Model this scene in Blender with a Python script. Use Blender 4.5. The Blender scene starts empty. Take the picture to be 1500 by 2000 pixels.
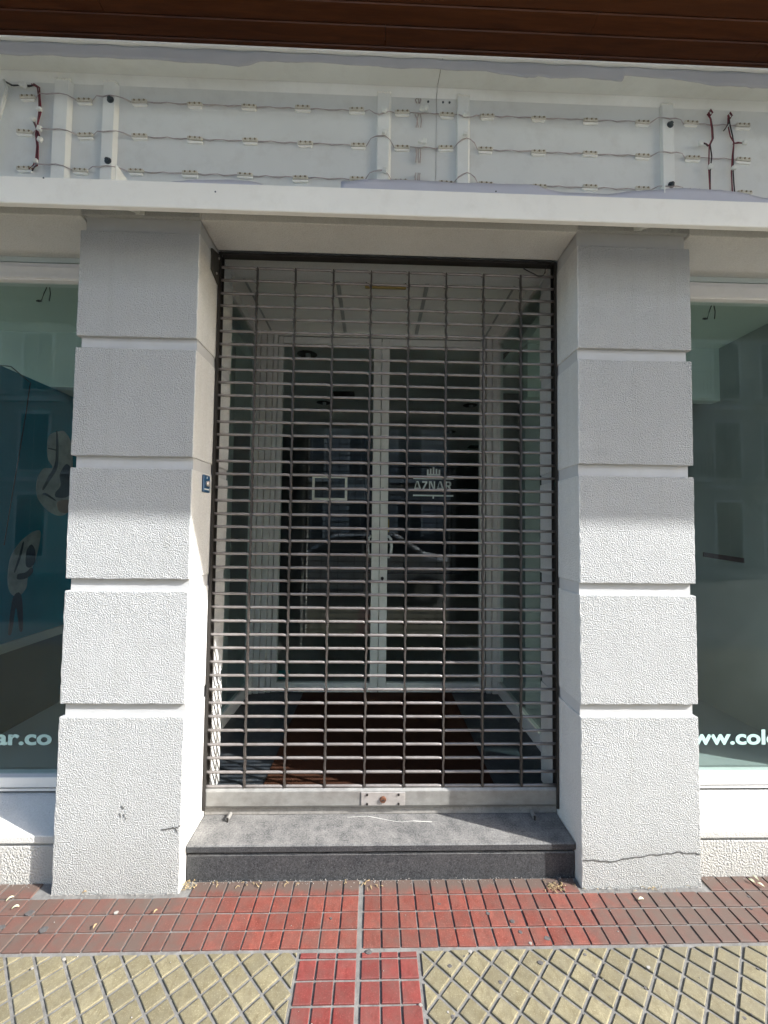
import bpy, bmesh, math, random
from mathutils import Vector, Matrix
random.seed(7)
S = bpy.context.scene
COL = S.collection
# ------------------------------------------------------------------ camera
cam = bpy.data.cameras.new('camera'); co = bpy.data.objects.new('camera', cam); COL.objects.link(co)
yaw, pitch, roll = 0.0253899, 0.0395857, 0.0125296
fw = Vector((math.sin(yaw)*math.cos(pitch), math.cos(yaw)*math.cos(pitch), math.sin(pitch)))
rt = Vector((math.cos(yaw), -math.sin(yaw), 0)); up = rt.cross(fw)
r2 = rt*math.cos(roll) + up*math.sin(roll); u2 = up*math.cos(roll) - rt*math.sin(roll)
co.matrix_world = Matrix(((r2.x, u2.x, -fw.x, -0.02027), (r2.y, u2.y, -fw.y, -1.58189), (r2.z, u2.z, -fw.z, 1.42), (0, 0, 0, 1)))
cam.sensor_fit = 'HORIZONTAL'; cam.sensor_width = 36; cam.lens = 36*760/1500
cam.clip_start = 0.02; cam.clip_end = 600
S.camera = co
# ------------------------------------------------------------------ world, sun, exposure
SUN = Vector((2.65, -1.0, 1.97)).normalized()          # towards the sun
w = bpy.data.worlds.new('World'); S.world = w; w.use_nodes = True
nt = w.node_tree; nt.nodes.clear()
sky = nt.nodes.new('ShaderNodeTexSky'); sky.sky_type = 'NISHITA'; sky.sun_disc = False
sky.sun_elevation = math.asin(SUN.z); sky.sun_rotation = math.atan2(SUN.x, SUN.y)
sky.air_density = 1.0; sky.dust_density = 1.5; sky.ozone_density = 0.6
bg = nt.nodes.new('ShaderNodeBackground'); bg.inputs[1].default_value = 0.15
ow = nt.nodes.new('ShaderNodeOutputWorld')
nt.links.new(sky.outputs[0], bg.inputs[0]); nt.links.new(bg.outputs[0], ow.inputs[0])
sl = bpy.data.lights.new('sun', 'SUN'); so = bpy.data.objects.new('sun', sl); COL.objects.link(so)
sl.energy = 2.45; sl.angle = math.radians(0.53); sl.color = (1.0, 0.98, 0.95)
so.rotation_euler = (-SUN).to_track_quat('-Z', 'Y').to_euler(); so.location = SUN*30
S.view_settings.view_transform = 'Standard'; S.view_settings.look = 'None'
S.view_settings.gamma = 1; S.view_settings.use_curve_mapping = False
S.view_settings.exposure = 2.15
S.render.engine = 'CYCLES'
S.cycles.max_bounces = 10; S.cycles.diffuse_bounces = 8; S.cycles.glossy_bounces = 5
S.cycles.transparent_max_bounces = 24; S.cycles.sample_clamp_indirect = 6
S.cycles.caustics_reflective = False; S.cycles.caustics_refractive = False

# ------------------------------------------------------------------ helpers
def tag(o, label=None, cat=None, group=None, kind=None):
    if label: o['label'] = label
    if cat: o['category'] = cat
    if group: o['group'] = group
    if kind: o['kind'] = kind
    return o
def thing(name, label, cat, loc=(0, 0, 0), group=None):
    o = bpy.data.objects.new(name, None); COL.objects.link(o); o.location = loc
    o.empty_display_size = 0.1
    return tag(o, label, cat, group)
def origin(o):
    v = Vector((0, 0, 0))
    while o is not None:
        v += o.location; o = o.parent
    return v
class MB:
    def __init__(s): s.v = []; s.f = []; s.m = []
    def add(s, vs, fs, mi=0):
        n = len(s.v); s.v += [tuple(p) for p in vs]; s.f += [tuple(i+n for i in f) for f in fs]; s.m += [mi]*len(fs); return s
    def box(s, x0, x1, y0, y1, z0, z1, mi=0):
        v = [(x0,y0,z0),(x1,y0,z0),(x1,y1,z0),(x0,y1,z0),(x0,y0,z1),(x1,y0,z1),(x1,y1,z1),(x0,y1,z1)]
        return s.add(v, [(0,3,2,1),(4,5,6,7),(0,1,5,4),(1,2,6,5),(2,3,7,6),(3,0,4,7)], mi)
    def cbox(s, x0, x1, y0, y1, z0, z1, c, mi=0):
        """box with chamfered edges"""
        vs = []; 
        def corner(X, Y, Z, sx, sy, sz):
            return [(X-sx*c, Y-sy*c, Z), (X-sx*c, Y, Z-sz*c), (X, Y-sy*c, Z-sz*c)]
        bm = bmesh.new(); 
        for X, sx in ((x0,-1),(x1,1)):
            for Y, sy in ((y0,-1),(y1,1)):
                for Z, sz in ((z0,-1),(z1,1)):
                    for p in corner(X,Y,Z,sx,sy,sz): bm.verts.new(p)
        bmesh.ops.convex_hull(bm, input=bm.verts)
        bmesh.ops.dissolve_limit(bm, angle_limit=0.01, verts=bm.verts, edges=bm.edges)
        bm.verts.index_update()
        s.add([v.co[:] for v in bm.verts], [[v.index for v in f.verts] for f in bm.faces], mi); bm.free(); return s
    def prism(s, poly, axis, a, b, mi=0):
        """poly of 2-D points extruded along axis from a to b (axis 'x': (y,z); 'y': (x,z); 'z': (x,y))"""
        def P(p, t):
            return {'x': (t,p[0],p[1]), 'y': (p[0],t,p[1]), 'z': (p[0],p[1],t)}[axis]
        n = len(poly); v = [P(p,a) for p in poly]+[P(p,b) for p in poly]
        ar = sum(poly[i][0]*poly[(i+1)%n][1]-poly[(i+1)%n][0]*poly[i][1] for i in range(n))
        fl = (ar > 0) != (axis == 'y')
        if b < a: fl = not fl
        f = [tuple(reversed(range(n))), tuple(range(n,2*n))]+[(i,(i+1)%n,n+(i+1)%n,n+i) for i in range(n)]
        if not fl: f = [tuple(reversed(q)) for q in f]
        return s.add(v, f, mi)
    def tube(s, pts, r, n=8, mi=0, cap=True):
        pts = [Vector(p) for p in pts]; rings = []
        for i, p in enumerate(pts):
            d = (pts[min(i+1,len(pts)-1)]-pts[max(i-1,0)]).normalized()
            a = Vector((0,0,1)) if abs(d.z) < .9 else Vector((1,0,0))
            e1 = d.cross(a).normalized(); e2 = d.cross(e1)
            rr = r[i] if isinstance(r, (list,tuple)) else r
            rings.append([p+rr*(math.cos(2*math.pi*k/n)*e1+math.sin(2*math.pi*k/n)*e2) for k in range(n)])
        v = [q for R in rings for q in R]; f = []
        for i in range(len(pts)-1):
            for k in range(n):
                f.append((i*n+k, i*n+(k+1)%n, (i+1)*n+(k+1)%n, (i+1)*n+k))
        if cap: f += [tuple(reversed(range(n))), tuple(range(len(v)-n, len(v)))]
        f = [tuple(reversed(q)) for q in f]
        return s.add(v, f, mi)
    def lathe(s, prof, c, axis='z', n=20, mi=0):
        """prof: (radius, height) pairs round an axis through c"""
        v = []
        for r, h in prof:
            for k in range(n):
                a = 2*math.pi*k/n; x, y = r*math.cos(a), r*math.sin(a)
                v.append({'z': (c[0]+x,c[1]+y,c[2]+h), 'y': (c[0]+x,c[1]+h,c[2]+y), 'x': (c[0]+h,c[1]+x,c[2]+y)}[axis])
        f = [(i*n+k, i*n+(k+1)%n, (i+1)*n+(k+1)%n, (i+1)*n+k) for i in range(len(prof)-1) for k in range(n)]
        f += [tuple(range(n)), tuple(range(len(v)-n,len(v)))]
        return s.add(v, f, mi)
    def mesh(s, name, mats, org=Vector((0,0,0)), smooth=False):
        me = bpy.data.meshes.new(name)
        me.from_pydata([tuple(Vector(p)-org) for p in s.v], [], s.f); me.update()
        for m in (mats if isinstance(mats,(list,tuple)) else [mats]): me.materials.append(m)
        me.polygons.foreach_set('material_index', s.m)
        if smooth: me.polygons.foreach_set('use_smooth', [True]*len(s.f))
        bm = bmesh.new(); bm.from_mesh(me); bmesh.ops.recalc_face_normals(bm, faces=bm.faces); bm.to_mesh(me); bm.free()
        return me
    def build(s, name, mats, parent=None, loc=None, smooth=False, bevel=None, kind=None, seg=2):
        """vertices are world coordinates; loc = world base point of a part or of a one-mesh thing"""
        org = Vector(loc) if loc is not None else (origin(parent) if parent else Vector((0,0,0)))
        o = bpy.data.objects.new(name, s.mesh(name, mats, org, smooth)); COL.objects.link(o)
        if parent: o.parent = parent; o.location = org-origin(parent)
        else: o.location = org
        if bevel:
            b = o.modifiers.new('bevel','BEVEL'); b.width = bevel; b.segments = seg; b.limit_method = 'ANGLE'; b.angle_limit = math.radians(40)
        if kind: o['kind'] = kind
        return o
def piece(name, me, parent, wloc, rot=None, scale=None):
    o = bpy.data.objects.new(name, me); COL.objects.link(o); o.parent = parent
    o.location = Vector(wloc)-origin(parent)
    if rot: o.rotation_euler = rot
    if scale: o.scale = scale
    return o

# ------------------------------------------------------------------ materials
def mat(name):
    m = bpy.data.materials.new(name); m.use_nodes = True
    t = m.node_tree; t.nodes.clear()
    return m, t
def N(t, typ, **kw):
    n = t.nodes.new(typ)
    for k, v in kw.items():
        if hasattr(n, k): setattr(n, k, v)
    return n
def L(t, a, b): t.links.new(a, b)
def mixc(t, fac, a, b, mode='MIX'):
    n = t.nodes.new('ShaderNodeMix'); n.data_type = 'RGBA'; n.blend_type = mode
    for sock, val in ((n.inputs[0], fac), (n.inputs[6], a), (n.inputs[7], b)):
        if hasattr(val, 'is_linked') or hasattr(val, 'links'): t.links.new(val, sock)
        elif isinstance(val, (int, float)): sock.default_value = val
        else: sock.default_value = (*val[:3], 1)
    return n.outputs[2]
def ramp(t, src, stops):
    r = t.nodes.new('ShaderNodeValToRGB'); e = r.color_ramp.elements
    while len(e) > 1: e.remove(e[0])
    e[0].position = stops[0][0]; e[0].color = (*[stops[0][1]]*3, 1) if isinstance(stops[0][1], (int,float)) else (*stops[0][1],1)
    for p, c in stops[1:]:
        q = e.new(p); q.color = (*[c]*3, 1) if isinstance(c,(int,float)) else (*c,1)
    t.links.new(src, r.inputs[0]); return r.outputs[0]
def noise(t, vec, scale, detail=3, rough=.5, dist=0, out=0):
    n = t.nodes.new('ShaderNodeTexNoise'); n.inputs['Scale'].default_value = scale; n.inputs['Detail'].default_value = detail
    n.inputs['Roughness'].default_value = rough; n.inputs['Distortion'].default_value = dist
    if vec is not None: t.links.new(vec, n.inputs['Vector'])
    return n.outputs[out]
def pos(t, scale=None):
    g = t.nodes.new('ShaderNodeNewGeometry').outputs['Position']
    if scale:
        m = t.nodes.new('ShaderNodeVectorMath'); m.operation = 'MULTIPLY'; m.inputs[1].default_value = scale
        t.links.new(g, m.inputs[0]); return m.outputs[0]
    return g
def bump(t, h, strength, distance, normal=None):
    b = t.nodes.new('ShaderNodeBump'); b.inputs['Strength'].default_value = strength; b.inputs['Distance'].default_value = distance
    t.links.new(h, b.inputs['Height'])
    if normal is not None: t.links.new(normal, b.inputs['Normal'])
    return b.outputs[0]
def principled(t, base, rough=.6, metal=0, normal=None, spec=.5):
    p = t.nodes.new('ShaderNodeBsdfPrincipled'); o = t.nodes.new('ShaderNodeOutputMaterial')
    for nm, v in (('Base Color', base), ('Roughness', rough), ('Metallic', metal)):
        if hasattr(v, 'links'): t.links.new(v, p.inputs[nm])
        elif isinstance(v, (int,float)): p.inputs[nm].default_value = v
        else: p.inputs[nm].default_value = (*v,1)
    p.inputs['Specular IOR Level'].default_value = spec
    if normal is not None: t.links.new(normal, p.inputs['Normal'])
    t.links.new(p.outputs[0], o.inputs[0]); return p
def math1(t, op, a, b=None, c=None):
    n = t.nodes.new('ShaderNodeMath'); n.operation = op
    for i, v in enumerate((a,b,c)):
        if v is None: continue
        if hasattr(v,'links'): t.links.new(v, n.inputs[i])
        else: n.inputs[i].default_value = v
    return n.outputs[0]
def paint(name, col, rough=.45, var=.06, scale=3, bumps=0.0, bscale=60, metal=0, dirt=None, dirtamt=.3):
    m, t = mat(name); P = pos(t)
    n = noise(t, P, scale, 4, .6)
    c = mixc(t, ramp(t, n, [(.3,0),(.7,1)]), [x*(1-var) for x in col], [min(1,x*(1+var)) for x in col])
    if dirt:
        d = noise(t, P, scale*4.3, 6, .7)
        c = mixc(t, math1(t,'MULTIPLY', ramp(t, d, [(.5,0),(.72,1)]), dirtamt), c, dirt)
    nm = bump(t, noise(t, P, bscale, 3, .6), bumps, .002) if bumps else None
    r = math1(t,'ADD', math1(t,'MULTIPLY', noise(t,P,scale*7,3), .2), rough-.1)
    principled(t, c, r, metal, nm); return m
def stucco(name, col, scale=195, strength=.85, dist=.0036, stain=.12):
    m, t = mat(name); P = pos(t)
    wv = noise(t, P, scale, 2.5, .5, .35)
    h = ramp(t, wv, [(.34,0),(.52,.62),(.66,1)])
    fine = noise(t, P, scale*5, 2, .6)
    hh = math1(t,'ADD', h, math1(t,'MULTIPLY', fine, .18))
    big = noise(t, P, 1.7, 5, .65)
    sm = noise(t, P, 9, 6, .7)
    c = mixc(t, ramp(t, big, [(.35,0),(.7,1)]), [x*(1-stain) for x in col], col)
    c = mixc(t, math1(t,'MULTIPLY', N(t,'ShaderNodeObjectInfo').outputs['Random'], .5), c, [col[0]*.86, col[1]*.86, col[2]*.85])
    c = mixc(t, math1(t,'MULTIPLY', ramp(t, sm, [(.55,0),(.8,1)]), .22), c, [col[0]*.72, col[1]*.7, col[2]*.64])
    # hollows coloured darker; grime on the lowest hand of wall where the pavement splashes it
    z = N(t,'ShaderNodeSeparateXYZ'); L(t, pos(t), z.inputs[0])
    low = ramp(t, math1(t,'ADD', z.outputs[2], math1(t,'MULTIPLY', math1(t,'SUBTRACT', sm, .5), .35)), [(.0,1),(.22,.25),(.5,0)])
    c = mixc(t, math1(t,'MULTIPLY', low, .55), c, [col[0]*.62, col[1]*.6, col[2]*.53])
    c = mixc(t, math1(t,'MULTIPLY', math1(t,'SUBTRACT', 1.0, h), .42), c, [x*.66 for x in col])
    st = noise(t, pos(t,(22,22,.9)), 1.0, 5, .65)
    c = mixc(t, math1(t,'MULTIPLY', ramp(t, st, [(.52,0),(.72,1)]), .16), c, [col[0]*.60, col[1]*.58, col[2]*.52])
    nm = bump(t, hh, strength, dist)
    principled(t, c, .85, 0, nm, .25); return m

M = {}
M['stucco'] = stucco('stucco', (.545,.557,.56))
M['stucco_soft'] = stucco('stucco_soft', (.72,.72,.70), 170, .4, .0028)
M['stucco_plinth'] = stucco('stucco_plinth', (.66,.66,.64), 130, .8, .0042, .25)
M['render_smooth'] = paint('render_smooth', (.50,.505,.505), .8, .06, 5, .25, 90, dirt=(.45,.43,.38), dirtamt=.25)
M['white_alu'] = paint('white_alu', (.80,.79,.77), .38, .03, 4, .05, 40, dirt=(.5,.48,.42), dirtamt=.15)
M['sign_paint'] = paint('sign_paint', (.78,.80,.77), .42, .04, 2.5, .12, 14, dirt=(.5,.5,.46), dirtamt=.2)
M['sign_back'] = paint('sign_back', (.70,.72,.70), .45, .05, 2.2, .15, 11, dirt=(.45,.44,.4), dirtamt=.25)
M['cream_bar'] = paint('cream_bar', (.84,.83,.77), .4, .03, 3, .06, 20, dirt=(.55,.52,.45), dirtamt=.18)
M['door_alu'] = paint('door_alu', (.80,.78,.75), .4, .03, 5, .04, 30, dirt=(.45,.42,.38), dirtamt=.2)
M['rubber'] = paint('rubber', (.02,.02,.021), .6, .1)
M['dark_metal'] = paint('dark_metal', (.03,.027,.024), .5, .2, 9, .1, 60, .3)
M['bracket_metal'] = paint('bracket_metal', (.11,.105,.09), .5, .2, 12, .1, 60, .7)
M['bolt'] = paint('bolt', (.09,.11,.12), .35, .2, 30, 0, 60, .8)
M['rust'] = paint('rust', (.13,.055,.03), .8, .3, 90, .4, 300, .2)
M['plate_blue'] = paint('plate_blue', (.012,.07,.16), .4, .1)
M['white_plastic'] = paint('white_plastic', (.72,.73,.73), .35, .05, 20)
M['led_body'] = paint('led_body', (.60,.575,.49), .4, .12, 60, dirt=(.3,.25,.18), dirtamt=.5)
M['led_chip'] = paint('led_chip', (.22,.18,.11), .3, .1)
M['led_glue'] = paint('led_glue', (.86,.86,.8), .4, .05, 40)
M['wire_red'] = paint('wire_red', (.16,.02,.035), .4, .2, 60)
M['wire_black'] = paint('wire_black', (.015,.013,.016), .4, .2, 60)
M['wire_pale'] = paint('wire_pale', (.42,.36,.35), .4, .15, 60)
M['wire_white'] = paint('wire_white', (.7,.72,.68), .4, .1, 60)
M['teal'] = paint('teal', (.004,.20,.30), .5, .12, 1.6)
M['teal_dark'] = paint('teal_dark', (.01,.05,.08), .5, .12, 1.6)
M['pale_print'] = paint('pale_print', (.42,.41,.41), .5, .25, 14)
M['dark_print'] = paint('dark_print', (.03,.04,.06), .5, .1)
M['skin_print'] = paint('skin_print', (.32,.2,.16), .5, .1)
M['letter'] = paint('letter', (.40,.60,.57), .5, .03)
M['logo'] = paint('logo', (.80,.86,.84), .5, .03)
M['sticker'] = paint('sticker', (.86,.85,.76), .5, .03)
M['green_sticker'] = paint('green_sticker', (.02,.16,.14), .5, .1)
M['brass'] = paint('brass', (.35,.27,.1), .4, .1, 20, 0, 60, .6)
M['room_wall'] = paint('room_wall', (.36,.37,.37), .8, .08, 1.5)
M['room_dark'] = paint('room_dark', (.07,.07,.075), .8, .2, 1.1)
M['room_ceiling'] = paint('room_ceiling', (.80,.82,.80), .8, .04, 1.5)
M['display_ceiling'] = paint('display_ceiling', (.62,.68,.64), .8, .04, 1.5)
M['vest_ceiling'] = paint('vest_ceiling', (.84,.83,.80), .7, .04, 1.5, .1, 40)
M['vest_floor'] = paint('vest_floor', (.026,.032,.039), .35, .15, 6, .1, 60, dirt=(.16,.16,.15), dirtamt=.3)
M['shop_floor'] = paint('shop_floor', (.34,.33,.31), .4, .1, 2)
M['brown_label'] = paint('brown_label', (.07,.03,.028), .6, .1)
M['car_white'] = paint('car_white', (.7,.71,.72), .2, .01, 1)
M['car_dark'] = paint('car_dark', (.03,.035,.045), .2, .02, 1)
M['tyre'] = paint('tyre', (.02,.02,.02), .8, .1)
M['rim'] = paint('rim', (.5,.5,.52), .3, .05, 5, 0, 60, .9)
M['tail'] = paint('tail', (.3,.01,.01), .2, .05)
M['headlamp'] = paint('headlamp', (.7,.72,.75), .15, .03)
M['facade'] = paint('facade', (.42,.40,.36), .85, .1, .7, .3, 20, dirt=(.25,.23,.2), dirtamt=.3)
M['facade_grey'] = paint('facade_grey', (.34,.34,.34), .85, .1, .7, .3, 20)
M['trim'] = paint('trim', (.62,.60,.56), .8, .05)
M['far_pane'] = paint('far_pane', (.03,.04,.05), .08, .2, 2)
M['rail_black'] = paint('rail_black', (.02,.02,.022), .5, .1)
M['leaf_pale'] = paint('leaf_pale', (.55,.56,.38), .6, .15, 120)
M['leaf_dry'] = paint('leaf_dry', (.36,.26,.13), .7, .25, 120)
M['straw'] = paint('straw', (.36,.27,.14), .8, .3, 200)
M['gum'] = paint('gum', (.085,.08,.078), .9, .3, 60, .3, 200)
M['crack'] = paint('crack', (.10,.10,.095), .95, .3, 60)
M['mortar'] = paint('mortar', (.30,.285,.26), .9, .2, 20, .4, 120, dirt=(.12,.11,.1), dirtamt=.5)
M['mark'] = paint('mark', (.75,.74,.70), .8, .1, 60)

def m_vinyl(name, a, b):
    m, t = mat(name); P = pos(t)
    c = mixc(t, noise(t, P, 6, 3), a, b)
    d = N(t,'ShaderNodeBsdfDiffuse'); tr = N(t,'ShaderNodeBsdfTranslucent'); mx = N(t,'ShaderNodeMixShader'); o = N(t,'ShaderNodeOutputMaterial')
    L(t,c,d.inputs[0]); L(t,c,tr.inputs[0]); mx.inputs[0].default_value = .25
    L(t,d.outputs[0],mx.inputs[1]); L(t,tr.outputs[0],mx.inputs[2]); L(t,mx.outputs[0],o.inputs[0]); return m
M['vinyl'] = m_vinyl('vinyl', (.56,.57,.64), (.66,.67,.73)); M['vinyl_shaded'] = m_vinyl('vinyl_shaded', (.40,.41,.43), (.50,.51,.53))  # second vinyl is a greyer copy: shade of the top strip put into its colour
def m_glass(name, tint, refl=.9):
    m, t = mat(name)
    lw = N(t,'ShaderNodeLayerWeight'); lw.inputs[0].default_value = .5
    f5 = math1(t,'POWER', lw.outputs['Facing'], 5.0)
    fac = math1(t,'MULTIPLY', math1(t,'ADD', math1(t,'MULTIPLY', f5, .955), .045), refl)
    tr = N(t,'ShaderNodeBsdfTransparent'); tr.inputs[0].default_value = (*tint,1)
    gl = N(t,'ShaderNodeBsdfGlossy'); gl.inputs['Roughness'].default_value = 0.0; gl.inputs[0].default_value = (.96,1,.99,1)
    # a faint film of dust on the pane
    P = pos(t); dn = ramp(t, noise(t, P, 7, 6, .7), [(.4,0),(.75,1)])
    df = N(t,'ShaderNodeBsdfDiffuse'); df.inputs[0].default_value = (.55,.58,.57,1)
    m0 = N(t,'ShaderNodeMixShader'); L(t, math1(t,'ADD', math1(t,'MULTIPLY', dn, .012), .001), m0.inputs[0]); L(t,tr.outputs[0],m0.inputs[1]); L(t,df.outputs[0],m0.inputs[2])
    mx = N(t,'ShaderNodeMixShader'); o = N(t,'ShaderNodeOutputMaterial')
    L(t,fac,mx.inputs[0]); L(t,m0.outputs[0],mx.inputs[1]); L(t,gl.outputs[0],mx.inputs[2]); L(t,mx.outputs[0],o.inputs[0]); return m
M['glass'] = m_glass('glass', (.82,.885,.87), .48)
M['glass_door'] = m_glass('glass_door', (.84,.87,.865), .62)
def m_steel(name, base, rough, metal, grime):
    m, t = mat(name); P = pos(t)
    a = noise(t, P, 28, 5, .65); b = noise(t, pos(t,(5,5,9)), 2, 5, .7)
    c = mixc(t, ramp(t, a, [(.35,0),(.7,1)]), [x*.82 for x in base], base)
    c = mixc(t, math1(t,'MULTIPLY', ramp(t, b, [(.45,0),(.7,1)]), grime), c, (.085,.06,.045))
    r = math1(t,'ADD', math1(t,'MULTIPLY', a, .3), rough-.15)
    principled(t, c, r, metal, bump(t, a, .15, .001)); return m
M['steel_bar'] = m_steel('steel_bar', (.29,.27,.26), .36, .3, .4)
M['steel_link'] = m_steel('steel_link', (.08,.073,.068), .5, .3, .5)
M['steel_rail'] = m_steel('steel_rail', (.35,.345,.325), .5, .35, .3)
M['steel_plate'] = m_steel('steel_plate', (.56,.53,.50), .4, .4, .25)
def m_wood():
    m, t = mat('wood_plank'); P = pos(t,(1.2,14,14))
    oi = N(t,'ShaderNodeObjectInfo')
    g = noise(t, P, 3.5, 6, .65, .6); g2 = noise(t, pos(t,(2.2,60,60)), 3, 3, .6)
    c = mixc(t, ramp(t,g,[(.3,0),(.7,1)]), (.085,.024,.007), (.19,.061,.017))
    c = mixc(t, math1(t,'MULTIPLY', oi.outputs['Random'], .45), c, (.10,.04,.018))
    c = mixc(t, math1(t,'MULTIPLY', ramp(t,g2,[(.5,0),(.8,1)]), .35), c, (.05,.02,.01))
    principled(t, c, .42, 0, bump(t, g2, .12, .002)); return m
M['wood'] = m_wood()
def m_tile(name, c0, c1, dirtcol, wall_dirt, speck, rough):
    m, t = mat(name); P = pos(t)
    oi = N(t,'ShaderNodeObjectInfo')
    n1 = noise(t, P, 26, 6, .7); n2 = noise(t, P, 240, 3, .7)
    c = mixc(t, ramp(t,n1,[(.3,0),(.7,1)]), c0, c1)
    c = mixc(t, math1(t,'MULTIPLY', oi.outputs['Random'], .6), c, [x*.68 for x in c0])
    n4 = noise(t, pos(t,(1,.45,1)), 75, 4, .7)
    c = mixc(t, math1(t,'MULTIPLY', ramp(t,n4,[(.48,0),(.66,1)]), .45), c, [c0[0]*.62, c0[1]*.52, c0[2]*.42])
    c = mixc(t, math1(t,'MULTIPLY', ramp(t,n2,[(.56,0),(.72,1)]), speck), c, [min(1,x*1.9+.06) for x in c1])
    c = mixc(t, math1(t,'MULTIPLY', ramp(t,n2,[(.28,1),(.42,0)]), speck), c, [x*.4 for x in c0])
    # walked-in dirt: patches, plus the strip that nobody treads along the foot of the wall
    s = N(t,'ShaderNodeSeparateXYZ'); L(t, P, s.inputs[0])
    big = noise(t, P, 3.1, 6, .72); mid = noise(t, P, 14, 5, .7)
    foot = ramp(t, math1(t,'ADD', s.outputs[1], math1(t,'MULTIPLY', math1(t,'SUBTRACT', mid, .5), .12)), [(0.0,0),(.012,.45),(.05,1)]) if wall_dirt else None
    # keep the ramp in 0..1: y is shifted by .06
    if wall_dirt:
        sh = math1(t,'ADD', s.outputs[1], .06)
        foot = ramp(t, math1(t,'ADD', sh, math1(t,'MULTIPLY', math1(t,'SUBTRACT', mid, .5), .10)), [(.0,0),(.045,.3),(.075,.95)])
    # the ends of the band (away from the doorway) are greyer with old grime
    ax = math1(t,'ABSOLUTE', math1(t,'SUBTRACT', s.outputs[0], .12))
    side = ramp(t, math1(t,'ADD', math1(t,'MULTIPLY', ax, .5), math1(t,'MULTIPLY', math1(t,'SUBTRACT', big, .5), .55)), [(.22,0),(.48,1)])
    d = math1(t,'MULTIPLY', side, .62 if wall_dirt else .12)
    d = math1(t,'ADD', d, math1(t,'MULTIPLY', ramp(t,mid,[(.42,0),(.72,1)]), .5))
    d = math1(t,'ADD', d, math1(t,'MULTIPLY', ramp(t,noise(t,P,1.3,5,.7),[(.48,0),(.7,1)]), .25))
    if wall_dirt: d = math1(t,'MAXIMUM', d, foot)
    d = math1(t,'MINIMUM', d, .93)
    c = mixc(t, d, c, dirtcol)
    principled(t, c, rough, 0, bump(t, n2, .35, .0012, bump(t, n1, .2, .002)), .35); return m
M['tile_red'] = m_tile('tile_red', (.165,.038,.027), (.26,.074,.052), (.105,.080,.066), True, .5, .7)
M['tile_strip'] = m_tile('tile_strip', (.175,.030,.027), (.25,.056,.047), (.13,.085,.072), False, .36, .55)
M['tile_yellow'] = m_tile('tile_yellow', (.165,.142,.080), (.295,.262,.162), (.15,.136,.098), False, .38, .8)
def m_grout():
    m, t = mat('grout'); P = pos(t)
    n1 = noise(t, P, 40, 6, .7); n2 = noise(t, P, 300, 3, .7)
    c = mixc(t, ramp(t,n1,[(.3,0),(.7,1)]), (.12,.118,.112), (.225,.221,.209))
    c = mixc(t, math1(t,'MULTIPLY', ramp(t,n2,[(.55,0),(.75,1)]), .4), c, (.12,.11,.1))
    principled(t, c, .9, 0, bump(t, n1, .7, .003), .2); return m
M['grout'] = m_grout()
def m_paving(name, rot, c1, c2, c3):
    m, t = mat(name); P = pos(t)
    mp = N(t,'ShaderNodeMapping'); mp.inputs['Rotation'].default_value = (0,0,rot); L(t,P,mp.inputs[0])
    b = N(t,'ShaderNodeTexBrick'); b.offset = 0; L(t, mp.outputs[0], b.inputs[0])
    b.inputs['Scale'].default_value = 1; b.inputs['Brick Width'].default_value = .0655; b.inputs['Row Height'].default_value = .0655; b.inputs['Mortar Size'].default_value = .0055
    b.inputs['Color1'].default_value = (*c1,1); b.inputs['Color2'].default_value = (*c2,1); b.inputs['Mortar'].default_value = (.17,.165,.155,1)
    c = mixc(t, math1(t,'MULTIPLY', noise(t,P,4,6,.7), .6), b.outputs[0], c3)
    principled(t, c, .8, 0, bump(t, math1(t,'SUBTRACT',1.0,b.outputs[1]), .6, .004)); return m
M['paving_far'] = m_paving('paving_far', math.pi/4, (.245,.213,.130), (.215,.187,.113), (.185,.166,.115))
M['paving_red'] = m_paving('paving_red', 0, (.20,.052,.041), (.16,.042,.034), (.12,.08,.065))
M['paving_pale'] = m_paving('paving_pale', 0, (.46,.45,.43), (.42,.41,.39), (.36,.35,.33))
def m_asphalt():
    m, t = mat('asphalt'); P = pos(t)
    n1 = noise(t,P,220,3,.7); n2 = noise(t,P,.8,5,.65)
    c = mixc(t, ramp(t,n2,[(.3,0),(.7,1)]), (.12,.12,.12), (.19,.188,.184))
    c = mixc(t, math1(t,'MULTIPLY', ramp(t,n1,[(.55,0),(.75,1)]), .5), c, (.14,.14,.135))
    principled(t, c, .85, 0, bump(t,n1,.5,.004)); return m
M['asphalt'] = m_asphalt()
def m_granite():
    m, t = mat('granite'); P = pos(t)
    n1 = noise(t,P,150,4,.75); n2 = noise(t,P,270,2,.7); n3 = noise(t,P,13,6,.75); n4 = noise(t,pos(t,(1,4,1)),5,5,.7)
    c = mixc(t, ramp(t,n1,[(.35,0),(.65,1)]), (.008,.010,.013), (.042,.047,.053))
    c = mixc(t, math1(t,'MULTIPLY', ramp(t,n2,[(.60,0),(.70,1)]), .4), c, (.32,.33,.34))
    g = N(t,'ShaderNodeNewGeometry'); s = N(t,'ShaderNodeSeparateXYZ'); L(t,g.outputs['Normal'],s.inputs[0])
    upf = math1(t,'MAXIMUM', s.outputs[2], .17)
    dust = math1(t,'MULTIPLY', math1(t,'ADD', math1(t,'MULTIPLY', ramp(t,n3,[(.28,.05),(.74,1)]), .8), math1(t,'MULTIPLY', ramp(t,n1,[(.4,0),(.6,1)]), .35)), upf)
    c = mixc(t, dust, c, (.27,.262,.248))
    c = mixc(t, math1(t,'MULTIPLY', ramp(t,n4,[(.62,0),(.78,1)]), .25), c, (.42,.40,.39))
    principled(t, c, .55, 0, bump(t,n1,.45,.0025), .4); return m
M['granite'] = m_granite()
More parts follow.
